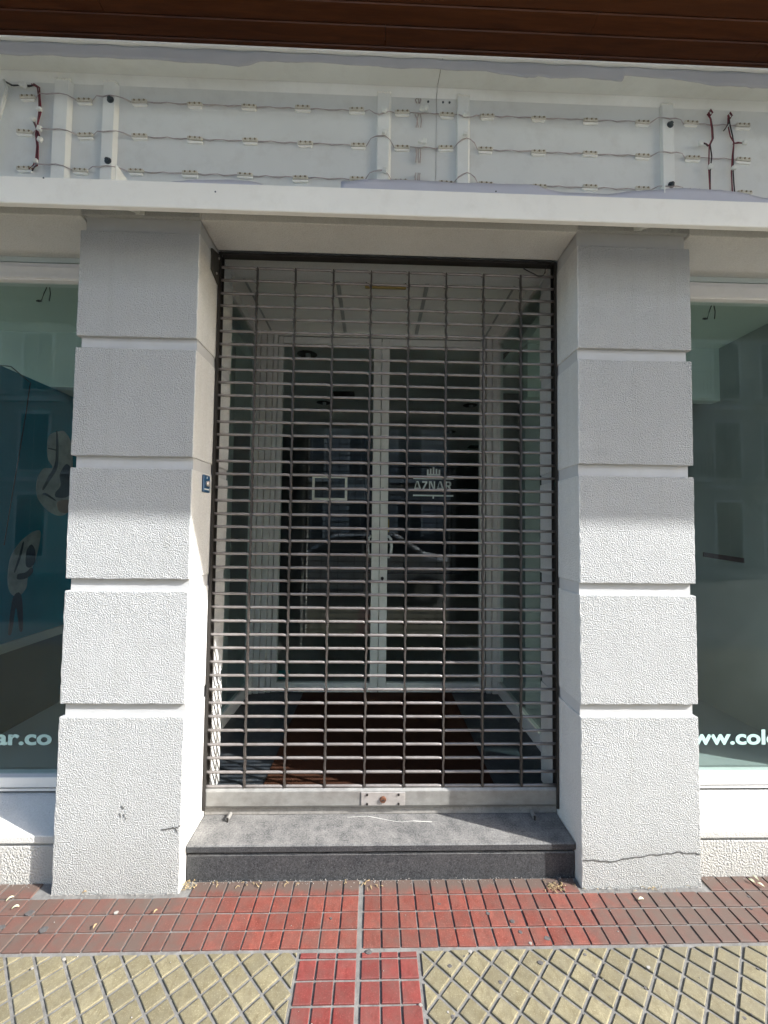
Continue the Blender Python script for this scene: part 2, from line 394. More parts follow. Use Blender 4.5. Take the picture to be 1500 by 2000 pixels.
def m_coir():
    m, t = mat('coir'); P = pos(t)
    n1 = noise(t,P,330,3,.8); n2 = noise(t,P,5,5,.7)
    c = mixc(t, ramp(t,n1,[(.35,0),(.7,1)]), (.018,.008,.0055), (.10,.042,.022))
    c = mixc(t, math1(t,'MULTIPLY', n2, .5), c, (.05,.022,.014))
    principled(t, c, .95, 0, bump(t,n1,1.0,.008), .1); return m
M['coir'] = m_coir()

X1, X2, X3, X4 = -1.240, -0.755, 0.825, 1.311      # pillar edges
D = 0.200                                          # shutter plane
# ------------------------------------------------------------------ ground
MB().box(-150,150,-150,150,-.4,-.14).build('ground', M['asphalt'], kind='structure')
base = MB().box(-1.60,1.68,-.545,.06,-.12,-.0056)
pav = base.build('pavement', M['grout'], kind='structure')
ring = MB()
ring.box(-14,-.253,-2.6,-.5455,-.13,-.002).box(.150,14,-2.6,-.5455,-.13,-.002).box(-14,-1.6005,-.545,-.2125,-.13,-.002).box(1.6805,14,-.545,-.2125,-.13,-.002)
rb = MB().box(-14,-1.6005,-.212,.06,-.13,-.002).box(1.6805,14,-.212,.06,-.13,-.002).box(-.2525,.1495,-2.6,-.5455,-.13,-.002)
rb.build('pavement', M['paving_red'], kind='structure')
ring.build('pavement', M['paving_far'], kind='structure')
MB().cbox(-14,14,-2.75,-2.6,-.14,.0,.01).build('kerb', M['grout'], kind='structure')
far = MB().box(-40,40,-13,-10.5,-.14,.0); far.build('pavement', M['paving_pale'], kind='structure')

def chamfer_tile(poly, inset_b, inset_t, h):
    """convex polygon tile, local coords"""
    def ins(p, d):
        n = len(p); out = []
        for i in range(n):
            a, b, c = Vector(p[i-1]), Vector(p[i]), Vector(p[(i+1)%n])
            d1 = (b-a).normalized(); d2 = (c-b).normalized()
            n1 = Vector((-d1.y,d1.x)); n2 = Vector((-d2.y,d2.x))
            k = n1+n2; kk = k.length_squared
            out.append(b + k*(2*d/kk) if kk > .05 else b)
        return out
    A = ins(poly, inset_b); B = ins(poly, inset_t); n = len(poly); mb = MB()
    v = [(p.x,p.y,-.009) for p in A]+[(p.x,p.y,-h) for p in A]+[(p.x,p.y,0) for p in B]
    f = [tuple(range(2*n,3*n))]
    for i in range(n):
        j = (i+1)%n; f += [(i,j,n+j,n+i),(n+i,n+j,2*n+j,2*n+i)]
    return mb.add(v,f)
def rect(x0,x1,y0,y1): return [(x0,y0),(x1,y0),(x1,y1),(x0,y1)]
P_ = .0655
def jit(a): return (random.uniform(-a,a), random.uniform(-a,a), random.uniform(-a*.6,a*.6))
# red band along the wall: four courses; a wide joint at x=-.047 splits it
rows = [(-.2095,-.1455),(-.1455,-.0825),(-.0825,-.0185),(-.0185,.0470)]
meshes = {}
for (y0,y1) in rows:
    k = round(y1-y0,4)
    if k not in meshes: meshes[k] = chamfer_tile(rect(-P_/2,P_/2,-(y1-y0)/2,(y1-y0)/2), .0032, .0046, .0014).mesh('paving_tile', M['tile_red'])
def in_wall(x,y): return y > 0.004 and (X1-.03 < x < X2+.03 or X3-.03 < x < X4+.03)
cols = [-.057-P_*(k+.5) for k in range(27)] + [-.0405+P_*(k+.5) for k in range(29)]
for (y0,y1) in rows:
    for x in cols:
        if in_wall(x,(y0+y1)/2): continue
        piece('paving_tile', meshes[round(y1-y0,4)], pav, (x+random.uniform(-.0006,.0006),(y0+y1)/2+random.uniform(-.0006,.0006),random.uniform(-.0012,.0006)), jit(.014))
# red strip running out to the street
sx = [(-.2480,-.1865),(-.1865,-.1245),(-.1245,-.0560),(-.0440,.0200),(.0200,.0815),(.0815,.1450)]
sx = [(-.2480,-.1865),(-.1865,-.1245),(-.1245,-.0560),(-.0450,.0195),(.0195,.0815),(.0815,.1450)]
sy = [(-.2400,-.2180),(-.3010,-.2400),(-.3655,-.3010),(-.4300,-.3655),(-.4945,-.4300),(-.5590,-.4945)]
for (x0,x1) in sx:
    for (y0,y1) in sy:
        me = chamfer_tile(rect(-(x1-x0)/2,(x1-x0)/2,-(y1-y0)/2,(y1-y0)/2), .0036, .0052, .0016).mesh('paving_tile', M['tile_strip'])
        piece('paving_tile', me, pav, ((x0+x1)/2,(y0+y1)/2,random.uniform(-.0012,.0006)), jit(.014))
# yellow lozenges
def clip(poly, x0,x1,y0,y1):
    for ax,val,keep in ((0,x0,1),(0,x1,-1),(1,y0,1),(1,y1,-1)):
        out = []; n = len(poly)
        for i in range(n):
            a, b = poly[i], poly[(i+1)%n]; da, db = (a[ax]-val)*keep, (b[ax]-val)*keep
            if da >= 0: out.append(a)
            if da*db < 0:
                t = da/(da-db); out.append((a[0]+t*(b[0]-a[0]), a[1]+t*(b[1]-a[1])))
        poly = out
        if len(poly) < 3: return []
    q = []
    for p in poly:
        if not q or (Vector(p)-Vector(q[-1])).length > .004: q.append(p)
    if len(q) > 1 and (Vector(q[0])-Vector(q[-1])).length < .004: q.pop()
    return q if len(q) > 2 else []
def area(p): return abs(sum(p[i][0]*p[(i+1)%len(p)][1]-p[(i+1)%len(p)][0]*p[i][1] for i in range(len(p))))/2
full = [(0,-.0436),(.0467,0),(0,.0436),(-.0467,0)]
full_me = chamfer_tile(full, .0048, .0066, .0016).mesh('paving_tile', M['tile_yellow'])
for (ox,oy,zx0,zx1) in ((.198,-.258,.150,1.68),(-.434,-.247,-1.60,-.253)):
    for i in range(-34,36):
        for j in range(-3,10):
            cx = ox + .0467*i; cy = oy - .0436*(j)
            if (i+j) % 2 == 0: continue        # lozenge centres sit between grid crossings
            if cy < -.58: continue
            p = [(cx+a,cy+b) for a,b in full]; q = clip(p, zx0,zx1,-.545,-.2150)
            if not q or area(q) < .00035: continue
            if area(q) > .99*area(p): piece('paving_tile', full_me, pav, (cx,cy,random.uniform(-.0012,.0006)), jit(.013))
            else:
                mx = sum(a for a,b in q)/len(q); my = sum(b for a,b in q)/len(q)
                if sum(q[k][0]*q[(k+1)%len(q)][1]-q[(k+1)%len(q)][0]*q[k][1] for k in range(len(q))) < 0: q.reverse()
                me = chamfer_tile([(a-mx,b-my) for a,b in q], .0044, .0060, .0016).mesh('paving_tile', M['tile_yellow'])
                piece('paving_tile', me, pav, (mx,my,random.uniform(-.0008,.0004)), None)

# ------------------------------------------------------------------ pillars
def block(x0,x1,y0,y1,z0,z1,c=.004,jx=.0008,step=.022):
    """stone block whose arrises are slightly uneven"""
    bm = bmesh.new()
    nx = max(2,int((x1-x0)/step)); ny = max(2,int((y1-y0)/step)); nz = max(2,int((z1-z0)/step))
    bmesh.ops.create_cube(bm, size=1)
    for v in bm.verts: v.co = Vector((x0 if v.co.x<0 else x1, y0 if v.co.y<0 else y1, z0 if v.co.z<0 else z1))
    for ax,n in ((0,nx),(1,ny),(2,nz)):
        es = [e for e in bm.edges if abs((e.verts[1].co-e.verts[0].co)[ax]) > 1e-4 and abs((e.verts[1].co-e.verts[0].co).length-abs((e.verts[1].co-e.verts[0].co)[ax])) < 1e-5]
        bmesh.ops.subdivide_edges(bm, edges=es, cuts=n-1, use_grid_fill=True)
    ed = [e for e in bm.edges if len(e.link_faces)==2 and e.calc_face_angle(0) > .8]
    bmesh.ops.bevel(bm, geom=ed, offset=c, segments=2, profile=.6, affect='EDGES')
    for v in bm.verts:
        near = sum((abs(v.co.x-a)<.012) for a in (x0,x1))+sum((abs(v.co.y-a)<.012) for a in (y0,y1))+sum((abs(v.co.z-a)<.012) for a in (z0,z1))
        k = jx if near >= 2 else jx*.35
        v.co += Vector((random.uniform(-k,k),random.uniform(-k,k),random.uniform(-k,k)))
    mb = MB(); bm.verts.index_update()
    mb.add([v.co[:] for v in bm.verts], [[v.index for v in f.verts] for f in bm.faces]); bm.free(); return mb
BZ = [(-.01,.664),(.714,1.154),(1.2025,1.645),(1.694,2.1355),(2.1835,2.6245),(2.690,3.30)]
def pillar(xa, xb, outer, label):
    p = thing('pillar', label, 'pillar', ((xa+xb)/2, .19, 0), 'stuccoed shopfront pillars')
    if outer < 0: core = MB().box(xa+.013, xb-.005, .015, .372, -.01, 3.30)
    else: core = MB().box(xa+.005, xb-.013, .015, .372, -.01, 3.30)
    core.build('shaft', M['render_smooth'], p)
    for (z0,z1) in BZ:
        b = block(xa, xb, 0, .38, z0, z1)
        for i, f in enumerate(b.f):       # doorway side of the block is a finer render
            c = sum((Vector(b.v[k]) for k in f), Vector())/len(f)
            if (outer < 0 and c.x > xb-.0035) or (outer > 0 and c.x < xa+.0035): b.m[i] = 1
        b.build('stone_block', [M['stucco'], M['stucco_soft']], p)
    return p
pl = pillar(X1, X2, -1, 'rusticated grey white pillar left of the shutter, blue key plate on its side')
pr = pillar(X3, X4, 1, 'rusticated grey white pillar right of the shutter with a long crack near its foot')
def ribbon(name, pts, wd, y, m, parent):
    mb = MB()
    for i in range(len(pts)-1):
        (xa,za),(xb,zb) = pts[i], pts[i+1]
        w0 = wd*random.uniform(.5,1.2); w1 = wd*random.uniform(.5,1.2)
        mb.add([(xa,y,za-w0/2),(xb,y,zb-w1/2),(xb,y,zb+w1/2),(xa,y,za+w0/2),(xa,y+.004,za-w0/2),(xb,y+.004,zb-w1/2),(xb,y+.004,zb+w1/2),(xa,y+.004,za+w0/2)],
               [(0,1,2,3),(0,4,5,1),(3,2,6,7),(4,7,6,5),(0,3,7,4),(1,5,6,2)])
    return mb.build(name, m, parent)
def jagged(ctrl, n, a):
    out = []
    for i in range(len(ctrl)-1):
        for k in range(n):
            t = k/n; out.append((ctrl[i][0]+t*(ctrl[i+1][0]-ctrl[i][0])+random.uniform(-a,a)*.3, ctrl[i][1]+t*(ctrl[i+1][1]-ctrl[i][1])+random.uniform(-a,a)))
    return out+[ctrl[-1]]
ribbon('crack', jagged([(.830,.107),(.936,.100),(1.061,.119),(1.229,.135),(1.306,.126)], 9, .0035), .0032, -.0025, M['crack'], pr)
ribbon('crack', jagged([(-.828,.236),(-.795,.241),(-.775,.243),(-.757,.250)], 5, .002), .004, -.0025, M['crack'], pl)
ribbon('crack', jagged([(-.775,.243),(-.768,.226)], 3, .001), .003, -.0025, M['crack'], pl)
for pts in ([(-.985,.327),(-.975,.318)],[(-.990,.300),(-.985,.284)],[(-.975,.296),(-.972,.286)],[(-.967,.283),(-.965,.277)]):
    ribbon('scratch', pts, .003, -.0025, M['crack'], pl)

# fittings on the left jamb
t = thing('jamb_plate', 'dark metal plate screwed high on the left doorway jamb', 'metal plate', (X2,.15,2.53))
MB().prism([(.104,2.545),(.178,2.520),(.205,2.575),(.205,2.640),(.190,2.667),(.104,2.640)],'x',X2+.001,X2+.008).build('plate', M['bracket_metal'], t, bevel=.0015)
for (y,z) in ((.150,2.556),(.17,2.640)): MB().lathe([(.005,0),(.005,.003),(.003,.005)],(X2+.008,y,z),'x',10).build('screw', M['steel_plate'], t)
t = thing('key_plate', 'small blue key switch plate on the sunny left jamb beside the shutter', 'key switch', (X2,.117,1.563))
MB().cbox(X2+.001,X2+.009,.086,.149,1.562,1.636,.002).build('plate', M['plate_blue'], t)
MB().lathe([(.013,0),(.013,.006),(.009,.010)],(X2+.009,.118,1.599),'x',16).build('key_cylinder', M['steel_plate'], t)
MB().box(X2+.0085,X2+.0098,.113,.121,1.620,1.629).build('mark', M['white_plastic'], t)
MB().box(X2+.0085,X2+.0098,.094,.140,1.572,1.578).build('mark', M['white_plastic'], t)

# ------------------------------------------------------------------ building front
bld = thing('shop_building', 'white stuccoed shop front around the barred doorway', 'building', (0,.5,0))
def lintel(x0,x1,ybk):
    MB().box(x0,x1,0,ybk,2.682,3.30).build('lintel', M['stucco_soft'], bld, bevel=.004)
    MB().prism([(-.052,2.716),(-.002,2.716),(-.002,2.735),(-.052,2.735)],'x',x0+.012,x1-.012).build('ledge', M['render_smooth'], bld, bevel=.003)
lintel(X2+.001,X3-.001,.176)
MB().box(X2+.001,X3-.001,.228,.405,2.700,3.30).build('lintel', M['stucco_soft'], bld)
lintel(-5.0,X1-.001,.262); lintel(X4+.001,5.0,.262)
MB().box(-6,6,.41,.6,2.98,6.5).build('wall', M['render_smooth'], bld)
MB().box(-6,6,.25,.41,3.302,6.5).build('wall', M['render_smooth'], bld)
for (x0,x1) in ((-5,X1-.0005),(X4+.0005,5)):
    MB().box(x0,x1,.046,.26,-.05,.140).build('plinth', M['stucco_plinth'], bld, bevel=.003)
    MB().box(x0,x1,.056,.26,.140,.154).build('plinth_joint', M['render_smooth'], bld)
    MB().prism([(.040,.154),(.262,.154),(.262,.232),(.040,.184)],'x',x0,x1).build('window_sill', M['stucco_soft'], bld, bevel=.004)
    MB().box(x0,x1,.262,.40,-.05,.176).build('plinth', M['render_smooth'], bld)

# shop windows
def text_mesh(txt, bold):
    cu = bpy.data.curves.new('lettering','FONT'); cu.body = txt; cu.size = 1; cu.offset = bold; cu.resolution_u = 6; cu.extrude = 0.0
    o = bpy.data.objects.new('lettering', cu); COL.objects.link(o)
    bpy.context.view_layer.update()
    me = bpy.data.meshes.new_from_object(o.evaluated_get(bpy.context.evaluated_depsgraph_get()))
    bpy.data.objects.remove(o); bpy.data.curves.remove(cu)
    xs = [v.co.x for v in me.vertices]; ys = [v.co.y for v in me.vertices]
    return me, min(xs), max(xs), min(ys), max(ys)
def lettering(txt, ref, xr0, xr1, zbase, h, y, m, parent, bold=.03, right=None):
    """txt on a pane at y: the substring ref spans xr0..xr1, x-height characters h tall"""
    me, *_ = text_mesh(txt, bold); pre = txt[:txt.index(ref)]
    r, a, b, *_ = text_mesh(ref, bold)
    sx = (xr1-xr0)/(b-a)
    if pre:
        q, qa, qb, *_ = text_mesh(pre+ref, bold); off = qb-b
    else: off = 0
    q, _, _, y0, y1 = text_mesh('x', bold)
    sy = h/(y1-y0)
    mb = MB(); vs = [(xr0+(v.co.x-off-a)*sx, y, zbase+(v.co.y-y0)*sy) for v in me.vertices]
    mb.add(vs, [tuple(p.vertices) for p in me.polygons])
    n = len(mb.v)
    o = mb.build('lettering', m, parent)
    s = o.modifiers.new('thick','SOLIDIFY'); s.thickness = .0006
    return o
GY = .250
def window(x0, x1, label, txt):
    w = thing('shop_window', label, 'shop window', ((x0+x1)/2, GY, .24), None)
    fr = MB()
    fr.box(x0,x1,GY-.030,GY+.030,2.548,2.612).box(x0,x1,GY-.012,GY+.03,2.612,2.640)
    fr.build('top_frame', M['white_alu'], w, bevel=.003)
    MB().box(x0,x1,GY-.036,GY-.0305,2.552,2.566).build('glazing_bead', M['white_alu'], w)
    MB().box(x0,x1,GY-.030,GY+.030,.2375,.298).build('bottom_frame', M['white_alu'], w, bevel=.003)
    MB().box(x0,x1,GY-.024,GY+.02,.2325,.2370).build('gasket', M['rubber'], w)
    MB().box(x0,x1,GY-.032,GY-.0305,.252,.2545).build('gasket', M['rubber'], w)
    xo = x1-.045 if x1 < 0 else x0
    MB().box(xo,xo+.045,GY-.028,GY+.028,.298,2.548).build('side_frame', M['white_alu'], w)
    pn = MB().box(min(x0,x1),max(x0,x1),GY-.004,GY+.004,.29,2.555).build('pane', M['glass'], w)
    return w, pn
wl, pnl = window(-4.6, X1-.001, 'shop window left of the left pillar, teal display inside', '')
wr, pnr = window(X4+.001, 4.6, 'shop window right of the right pillar, grey empty display inside', '')
lettering('www.colo', 'w.col', 1.570, 1.837, .421, .0475, GY-.0052, M['letter'], wr)
lettering('aznar.co', 'ar.co', -1.704, -1.456, .424, .0465, GY-.0052, M['letter'], wl)

# ------------------------------------------------------------------ shop interior
sh = MB()
sh.box(-5,5,.40,9,.10,.17)
sh.build('floor', M['shop_floor'], kind='structure')
MB().box(-5,5,.41,9,3.10,3.2).build('ceiling', M['room_ceiling'], kind='structure')
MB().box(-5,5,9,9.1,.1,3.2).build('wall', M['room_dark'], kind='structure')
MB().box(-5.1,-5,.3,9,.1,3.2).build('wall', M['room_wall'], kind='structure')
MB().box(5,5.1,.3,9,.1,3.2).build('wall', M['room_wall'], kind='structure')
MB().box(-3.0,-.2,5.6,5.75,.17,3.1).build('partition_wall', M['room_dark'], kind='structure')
for (a,b) in ((-5,-.97),(.97,5)): MB().box(a,b,.405,1.88,.1705,.232).build('display_floor', M['room_wall'], kind='structure')
# display windows' own ceilings and back walls
MB().box(-5,-.975,.2625,1.46,2.66,2.74).build('display_ceiling', M['display_ceiling'], kind='structure')
MB().box(.975,5,.2625,1.46,2.66,2.74).build('display_ceiling', M['display_ceiling'], kind='structure')
MB().box(-5,-.99,.95,1.02,2.30,2.659).build('display_beam', M['display_ceiling'], kind='structure')
MB().box(.99,5,.95,1.02,2.30,2.659).build('display_beam', M['display_ceiling'], kind='structure')
MB().box(2.30,2.36,.30,1.9,.18,2.659).build('partition_wall', M['room_wall'], kind='structure')
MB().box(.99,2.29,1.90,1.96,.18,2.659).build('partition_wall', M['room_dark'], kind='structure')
t = thing('shelf_board', 'pale shelf board inside the right shop window, the upper of two', 'shelf', (1.7,1.8,2.05), 'shelves inside the right window')
MB().box(1.45,2.25,1.6,1.88,2.03,2.07).build('board', M['white_plastic'], t)
t = thing('shelf_board', 'pale shelf board inside the right shop window, the lower of two', 'shelf', (1.7,1.8,1.64), 'shelves inside the right window')
MB().box(1.45,2.25,1.6,1.88,1.62,1.66).build('board', M['white_plastic'], t)
t = thing('brown_strip', 'short dark brown strip stuck on the grey panel in the right window', 'strip', (2.16,.8,1.25))
MB().add([(2.042,.80,1.262),(2.296,.80,1.226),(2.296,.80,1.256),(2.042,.80,1.290),(2.042,.812,1.262),(2.296,.812,1.226),(2.296,.812,1.256),(2.042,.812,1.290)],[(0,1,2,3),(7,6,5,4),(0,4,5,1),(1,5,6,2),(2,6,7,3),(3,7,4,0)]).build('strip', M['brown_label'], t)
# teal display panel with a print of two people in pale hooded jackets
t = thing('display_panel', 'tall teal display panel with a faded print of two pale jackets in the left window', 'display panel', (-2.12,1.2,.18))
MB().box(-2.14,-2.10,.36,2.4,.74,2.29).build('panel', M['teal'], t)
MB().box(-2.14,-2.09,.36,2.4,.685,.738).build('edge_strip', M['room_wall'], t)
MB().box(-2.14,-2.10,.36,2.4,.233,.683).build('base', M['teal_dark'], t)
def blob(pts, m, off):
    mb = MB(); n = len(pts); P = [Vector(p) for p in pts]; out = []
    for i in range(n):
        a,b,c,d = P[i-1],P[i],P[(i+1)%n],P[(i+2)%n]
        for k in range(5):
            u = k/5; out.append(.5*((2*b)+(-a+c)*u+(2*a-5*b+4*c-d)*u*u+(-a+3*b-3*c+d)*u**3))
    mb.prism([(p.x,p.y) for p in out],'x',-2.10,-2.10+off)
    return mb.build('print', m, t)
blob([(1.00,2.02),(.93,1.97),(.93,1.84),(.97,1.78),(.90,1.76),(.86,1.68),(.87,1.58),(.95,1.50),(1.05,1.47),(1.12,1.52),(1.14,1.72),(1.12,1.95),(1.06,2.03)], M['pale_print'], .002)
blob([(.995,2.01),(.985,2.01),(.99,1.90),(.985,1.80),(.93,1.70),(.90,1.64),(.91,1.63),(.95,1.69),(1.005,1.78),(1.01,1.90)], M['dark_print'], .0035)
blob([(1.06,1.80),(1.03,1.74),(1.04,1.67),(1.00,1.62),(1.01,1.59),(1.10,1.60),(1.14,1.66),(1.13,1.78),(1.09,1.82)], M['dark_print'], .003)
blob([(1.02,1.56),(1.04,1.50),(1.10,1.49),(1.13,1.53),(1.12,1.58)], M['skin_print'], .0045)
blob([(.86,1.37),(.82,1.35),(.76,1.30),(.71,1.22),(.70,1.10),(.72,1.02),(.77,.99),(.82,1.03),(.83,1.10),(.87,1.18),(.90,1.30),(.90,1.37)], M['pale_print'], .002)
blob([(.84,1.29),(.81,1.25),(.81,1.17),(.84,1.15),(.87,1.18),(.87,1.25)], M['dark_print'], .003)
blob([(.76,1.12),(.76,1.09),(.82,1.09),(.86,1.12),(.85,1.15),(.81,1.125)], M['dark_print'], .003)
blob([(.74,.99),(.72,.80),(.74,.79),(.76,.93),(.79,.79),(.81,.80),(.79,.99)], M['dark_print'], .003)
blob([(.995,1.90),(.935,1.90),(.935,1.893),(.995,1.893)], M['dark_print'], .0025)
blob([(.90,1.60),(.93,1.61),(1.00,1.575),(1.005,1.565),(.93,1.595)], M['dark_print'], .0028)
blob([(.78,1.30),(.79,1.30),(.775,1.22),(.745,1.14),(.735,1.14),(.76,1.22)], M['dark_print'], .0028)
t = thing('hanging_cable', 'long dark cable hanging across the teal display in the left window', 'cable', (-1.9,.55,1.6))
MB().tube([(-2.12,.60,2.293),(-2.03,.58,2.28),(-1.895,.55,2.18),(-1.908,.55,2.033),(-1.927,.55,1.865),(-1.949,.55,1.67),(-1.968,.55,1.505),(-1.99,.55,1.30)],.0028,6).build('cable', M['wire_black'], t, smooth=True)
# loose wires hanging from the display ceilings
for (x, lab) in ((-1.705,'loose wires dangling behind the top of the left window'),(1.760,'loose wires dangling behind the top of the right window')):
    t = thing('loose_wire', lab, 'wires', (x,.40,2.655))
    MB().tube([(x,.40,2.66),(x+.004,.40,2.63),(x-.012,.40,2.59),(x-.022,.40,2.555),(x-.035,.40,2.55)],.0022,6).build('wire', M['wire_black'], t)
    MB().tube([(x+.004,.40,2.66),(x+.014,.40,2.625),(x+.020,.40,2.59),(x+.016,.40,2.55)],.0022,6).build('wire', M['wire_black'], t)
    MB().lathe([(.004,-.012),(.006,0),(.004,.012)],(x-.035,.40,2.55),'x',8).build('connector', M['wire_black'], t)

# ceiling downlights and air vents inside
dl = [(-.69,2.15,'recessed round downlight nearest the door, seen through the left leaf'),(1.27,2.07,'recessed round downlight beyond the right side glass'),(-.72,3.62,'recessed downlight deeper in the shop, left of the air vents'),(1.26,3.60,'recessed downlight deeper in the shop, right side'),(1.28,5.06,'farthest recessed downlight at the right of the shop')]
for (x,y,lab) in dl:
    t = thing('downlight', lab, 'downlight', (x,y,3.1), 'recessed ceiling downlights')
    MB().lathe([(.118,-.004),(.118,-.012),(.098,-.014),(.098,-.004)],(x,y,3.1),'z',28).build('rim', M['white_plastic'], t)
    MB().lathe([(.097,-.010),(.06,-.0065),(.03,-.0045)],(x,y,3.1),'z',28,).build('reflector', M['rubber'], t, smooth=True)
    MB().lathe([(.028,-.010),(.024,-.04),(.010,-.05)],(x+.01,y,3.1),'z',12).build('bulb', M['headlamp'], t, smooth=True)
for (x,y,lab) in ((-.42,3.32,'black slotted air vent in the shop ceiling, nearer one'),(-.44,6.2,'black slotted air vent in the shop ceiling, farther one'),(2.03,6.28,'black slotted air vent in the shop ceiling on the right')):
    t = thing('air_vent', lab, 'air vent', (x,y,3.1), 'ceiling air vents')
    MB().box(x-.13,x+.13,y-.13,y+.13,3.085,3.0995).build('frame', M['rubber'], t)
    for k in range(6): MB().box(x-.12,x+.12,y-.11+k*.04,y-.095+k*.04,3.078,3.0845).build('slat', M['dark_metal'], t)

# ------------------------------------------------------------------ vestibule
FZ = .180
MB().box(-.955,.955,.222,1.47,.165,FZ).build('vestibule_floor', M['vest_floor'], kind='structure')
MB().box(-.975,.975,.405,1.47,2.925,2.975).build('vestibule_ceiling', M['vest_ceiling'], kind='structure')
for x in (-.262,.288): MB().box(x-.012,x+.012,.42,1.40,2.9175,2.9245).build('ceiling_strip', M['room_wall'], kind='structure')
for x in (-.83,.83): MB().box(x-.006,x+.006,.42,1.40,2.9185,2.9245).build('ceiling_strip', M['room_wall'], kind='structure')
for s,lab in ((-1,'side glass screen of the entrance, left'),(1,'side glass screen of the entrance, right')):
    t = thing('side_screen', lab+' of the doors', 'glass screen', (s*.94,.9,FZ), None)
    a,b = sorted((s*.925,s*.965))
    MB().box(a,b,.385,1.43,FZ,.262).build('bottom_rail', M['door_alu'], t, bevel=.003)
    MB().box(min(s*.925,s*.93),max(s*.925,s*.93)-0.0,.40,1.40,.2625,.270).build('glazing_bead', M['door_alu'], t)
    MB().box(a,b,.405,1.43,2.86,2.924).build('top_rail', M['door_alu'], t, bevel=.003)
    MB().box(a,b,1.36,1.43,.2705,2.8595).build('post', M['door_alu'], t, bevel=.003)
    MB().box(a+.016,b-.016,.40,1.36,.265,2.86).build('pane', M['glass'], t)
    MB().box(*sorted((s*1.0,s*1.10)),1.02,1.12,.2325,2.659).build('column', M['room_wall'], t)
t = thing('lamp_strip', 'thin brass coloured lamp strip under the beam over the doors', 'lamp strip', (.02,.43,2.69))
MB().cbox(-.085,.133,.420,.438,2.683,2.697,.003).build('tube', M['brass'], t)
for x in (-.08,.126): MB().box(x,x+.006,.406,.43,2.69,2.72).build('clip', M['dark_metal'], t)
# door mat
mt = MB()
mt.box(-.53,.578,.300,1.39,FZ,.186)
tag(mt.build('door_mat', M['coir'], None, (0,.85,FZ)), 'brown coir door mat filling the entrance floor behind the shutter', 'door mat')

# ------------------------------------------------------------------ double door
DY = 1.405
t = thing('glass_door', 'white aluminium double glass door at the back of the entrance with crown logo', 'door', (.025,DY,FZ))
door = t
for (a,b,dd) in ((-.945,-.905,.03),(-.900,-.860,.02),(-.854,-.815,.012),(-.810,-.778,.0),(.818,.834,.0),(.842,.880,.012),(.886,.924,.02)):
    MB().box(a,b,DY-.02-dd,DY+.05,FZ,2.924).build('jamb', M['door_alu'], t, bevel=.003)
MB().box(-.93,.93,DY+.045,DY+.052,FZ,2.92).build('gasket', M['rubber'], t) if False else None
for (a,b) in ((-.905,-.900),(-.860,-.854),(-.815,-.810),(-.778,-.771),(.834,.842),(.880,.886),(.811,.818)):
    MB().box(a+.0003,b-.0003,DY+.0,DY+.04,FZ,2.90).build('gasket', M['rubber'], t)
MB().box(-.777,.817,DY-.022,DY+.05,2.892,2.9235).build('header', M['door_alu'], t, bevel=.003)
MB().box(-.777,.817,DY-.006,DY+.03,2.883,2.8915).build('gasket', M['rubber'], t)
def leaf(x0,x1,ls,rs,hx):
    lf = MB()
    lf.box(x0,x0+ls,DY-.025,DY+.025,FZ+.006,2.882).box(x1-rs,x1,DY-.025,DY+.025,FZ+.006,2.882)
    o = lf.build('door_leaf', M['door_alu'], t, bevel=.003)
    MB().box(x0+ls+.0005,x1-rs-.0005,DY-.024,DY+.024,FZ+.006,.252).build('bottom_rail', M['door_alu'], o, bevel=.003)
    MB().box(x0+ls+.0005,x1-rs-.0005,DY-.024,DY+.024,2.828,2.882).build('top_rail', M['door_alu'], o, bevel=.003)
    MB().box(x0+ls-.004,x1-rs+.004,DY-.004,DY+.004,.248,2.832).build('pane', M['glass_door'], o)
    a = 0.0
    h = MB(); s = 1 if hx > 0.05 else -1
    h.tube([(hx,DY-.02,1.352),(hx+s*.004,DY-.055,1.352),(hx+s*.020,DY-.066,1.335),(hx+s*.026,DY-.068,1.275),(hx+s*.020,DY-.066,1.215),(hx+s*.004,DY-.055,1.198),(hx,DY-.02,1.198)],.0105,8)
    h.build('handle', M['white_plastic'], o, smooth=True)
    return o
ll = leaf(-.771,.0215,.036,.0585,-.040)
rl = leaf(.0265,.811,.0585,.020,.088)
lk = MB().lathe([(.0001,-.0275),(.012,-.0275),(.012,-.025)],(.048,DY,1.035),'y',14)
lk.box(.041,.055,DY-.0275,DY-.0251,1.002,1.032); lk.build('lock_cylinder', M['dark_metal'], rl)
MB().lathe([(.004,-.028),(.004,-.025)],(.045,DY,1.72),'y',8).build('screw', M['dark_metal'], rl)
MB().box(.0870,.0960,DY-.010,DY-.0045,1.385,1.485).build('brass_plate', M['brass'], rl)
# white outline sticker on the left leaf
st = MB(); yS0, yS1 = DY-.0062, DY-.0048
st.box(-.497,-.228,yS0,yS1,1.792,1.811).box(-.497,-.228,yS0,yS1,1.621,1.640).box(-.497,-.478,yS0,yS1,1.640,1.792).box(-.247,-.228,yS0,yS1,1.640,1.792)
st.build('outline_sticker', M['sticker'], ll)
MB().box(-.720,-.636,yS0,yS1,.275,.340).build('green_sticker', M['green_sticker'], ll)
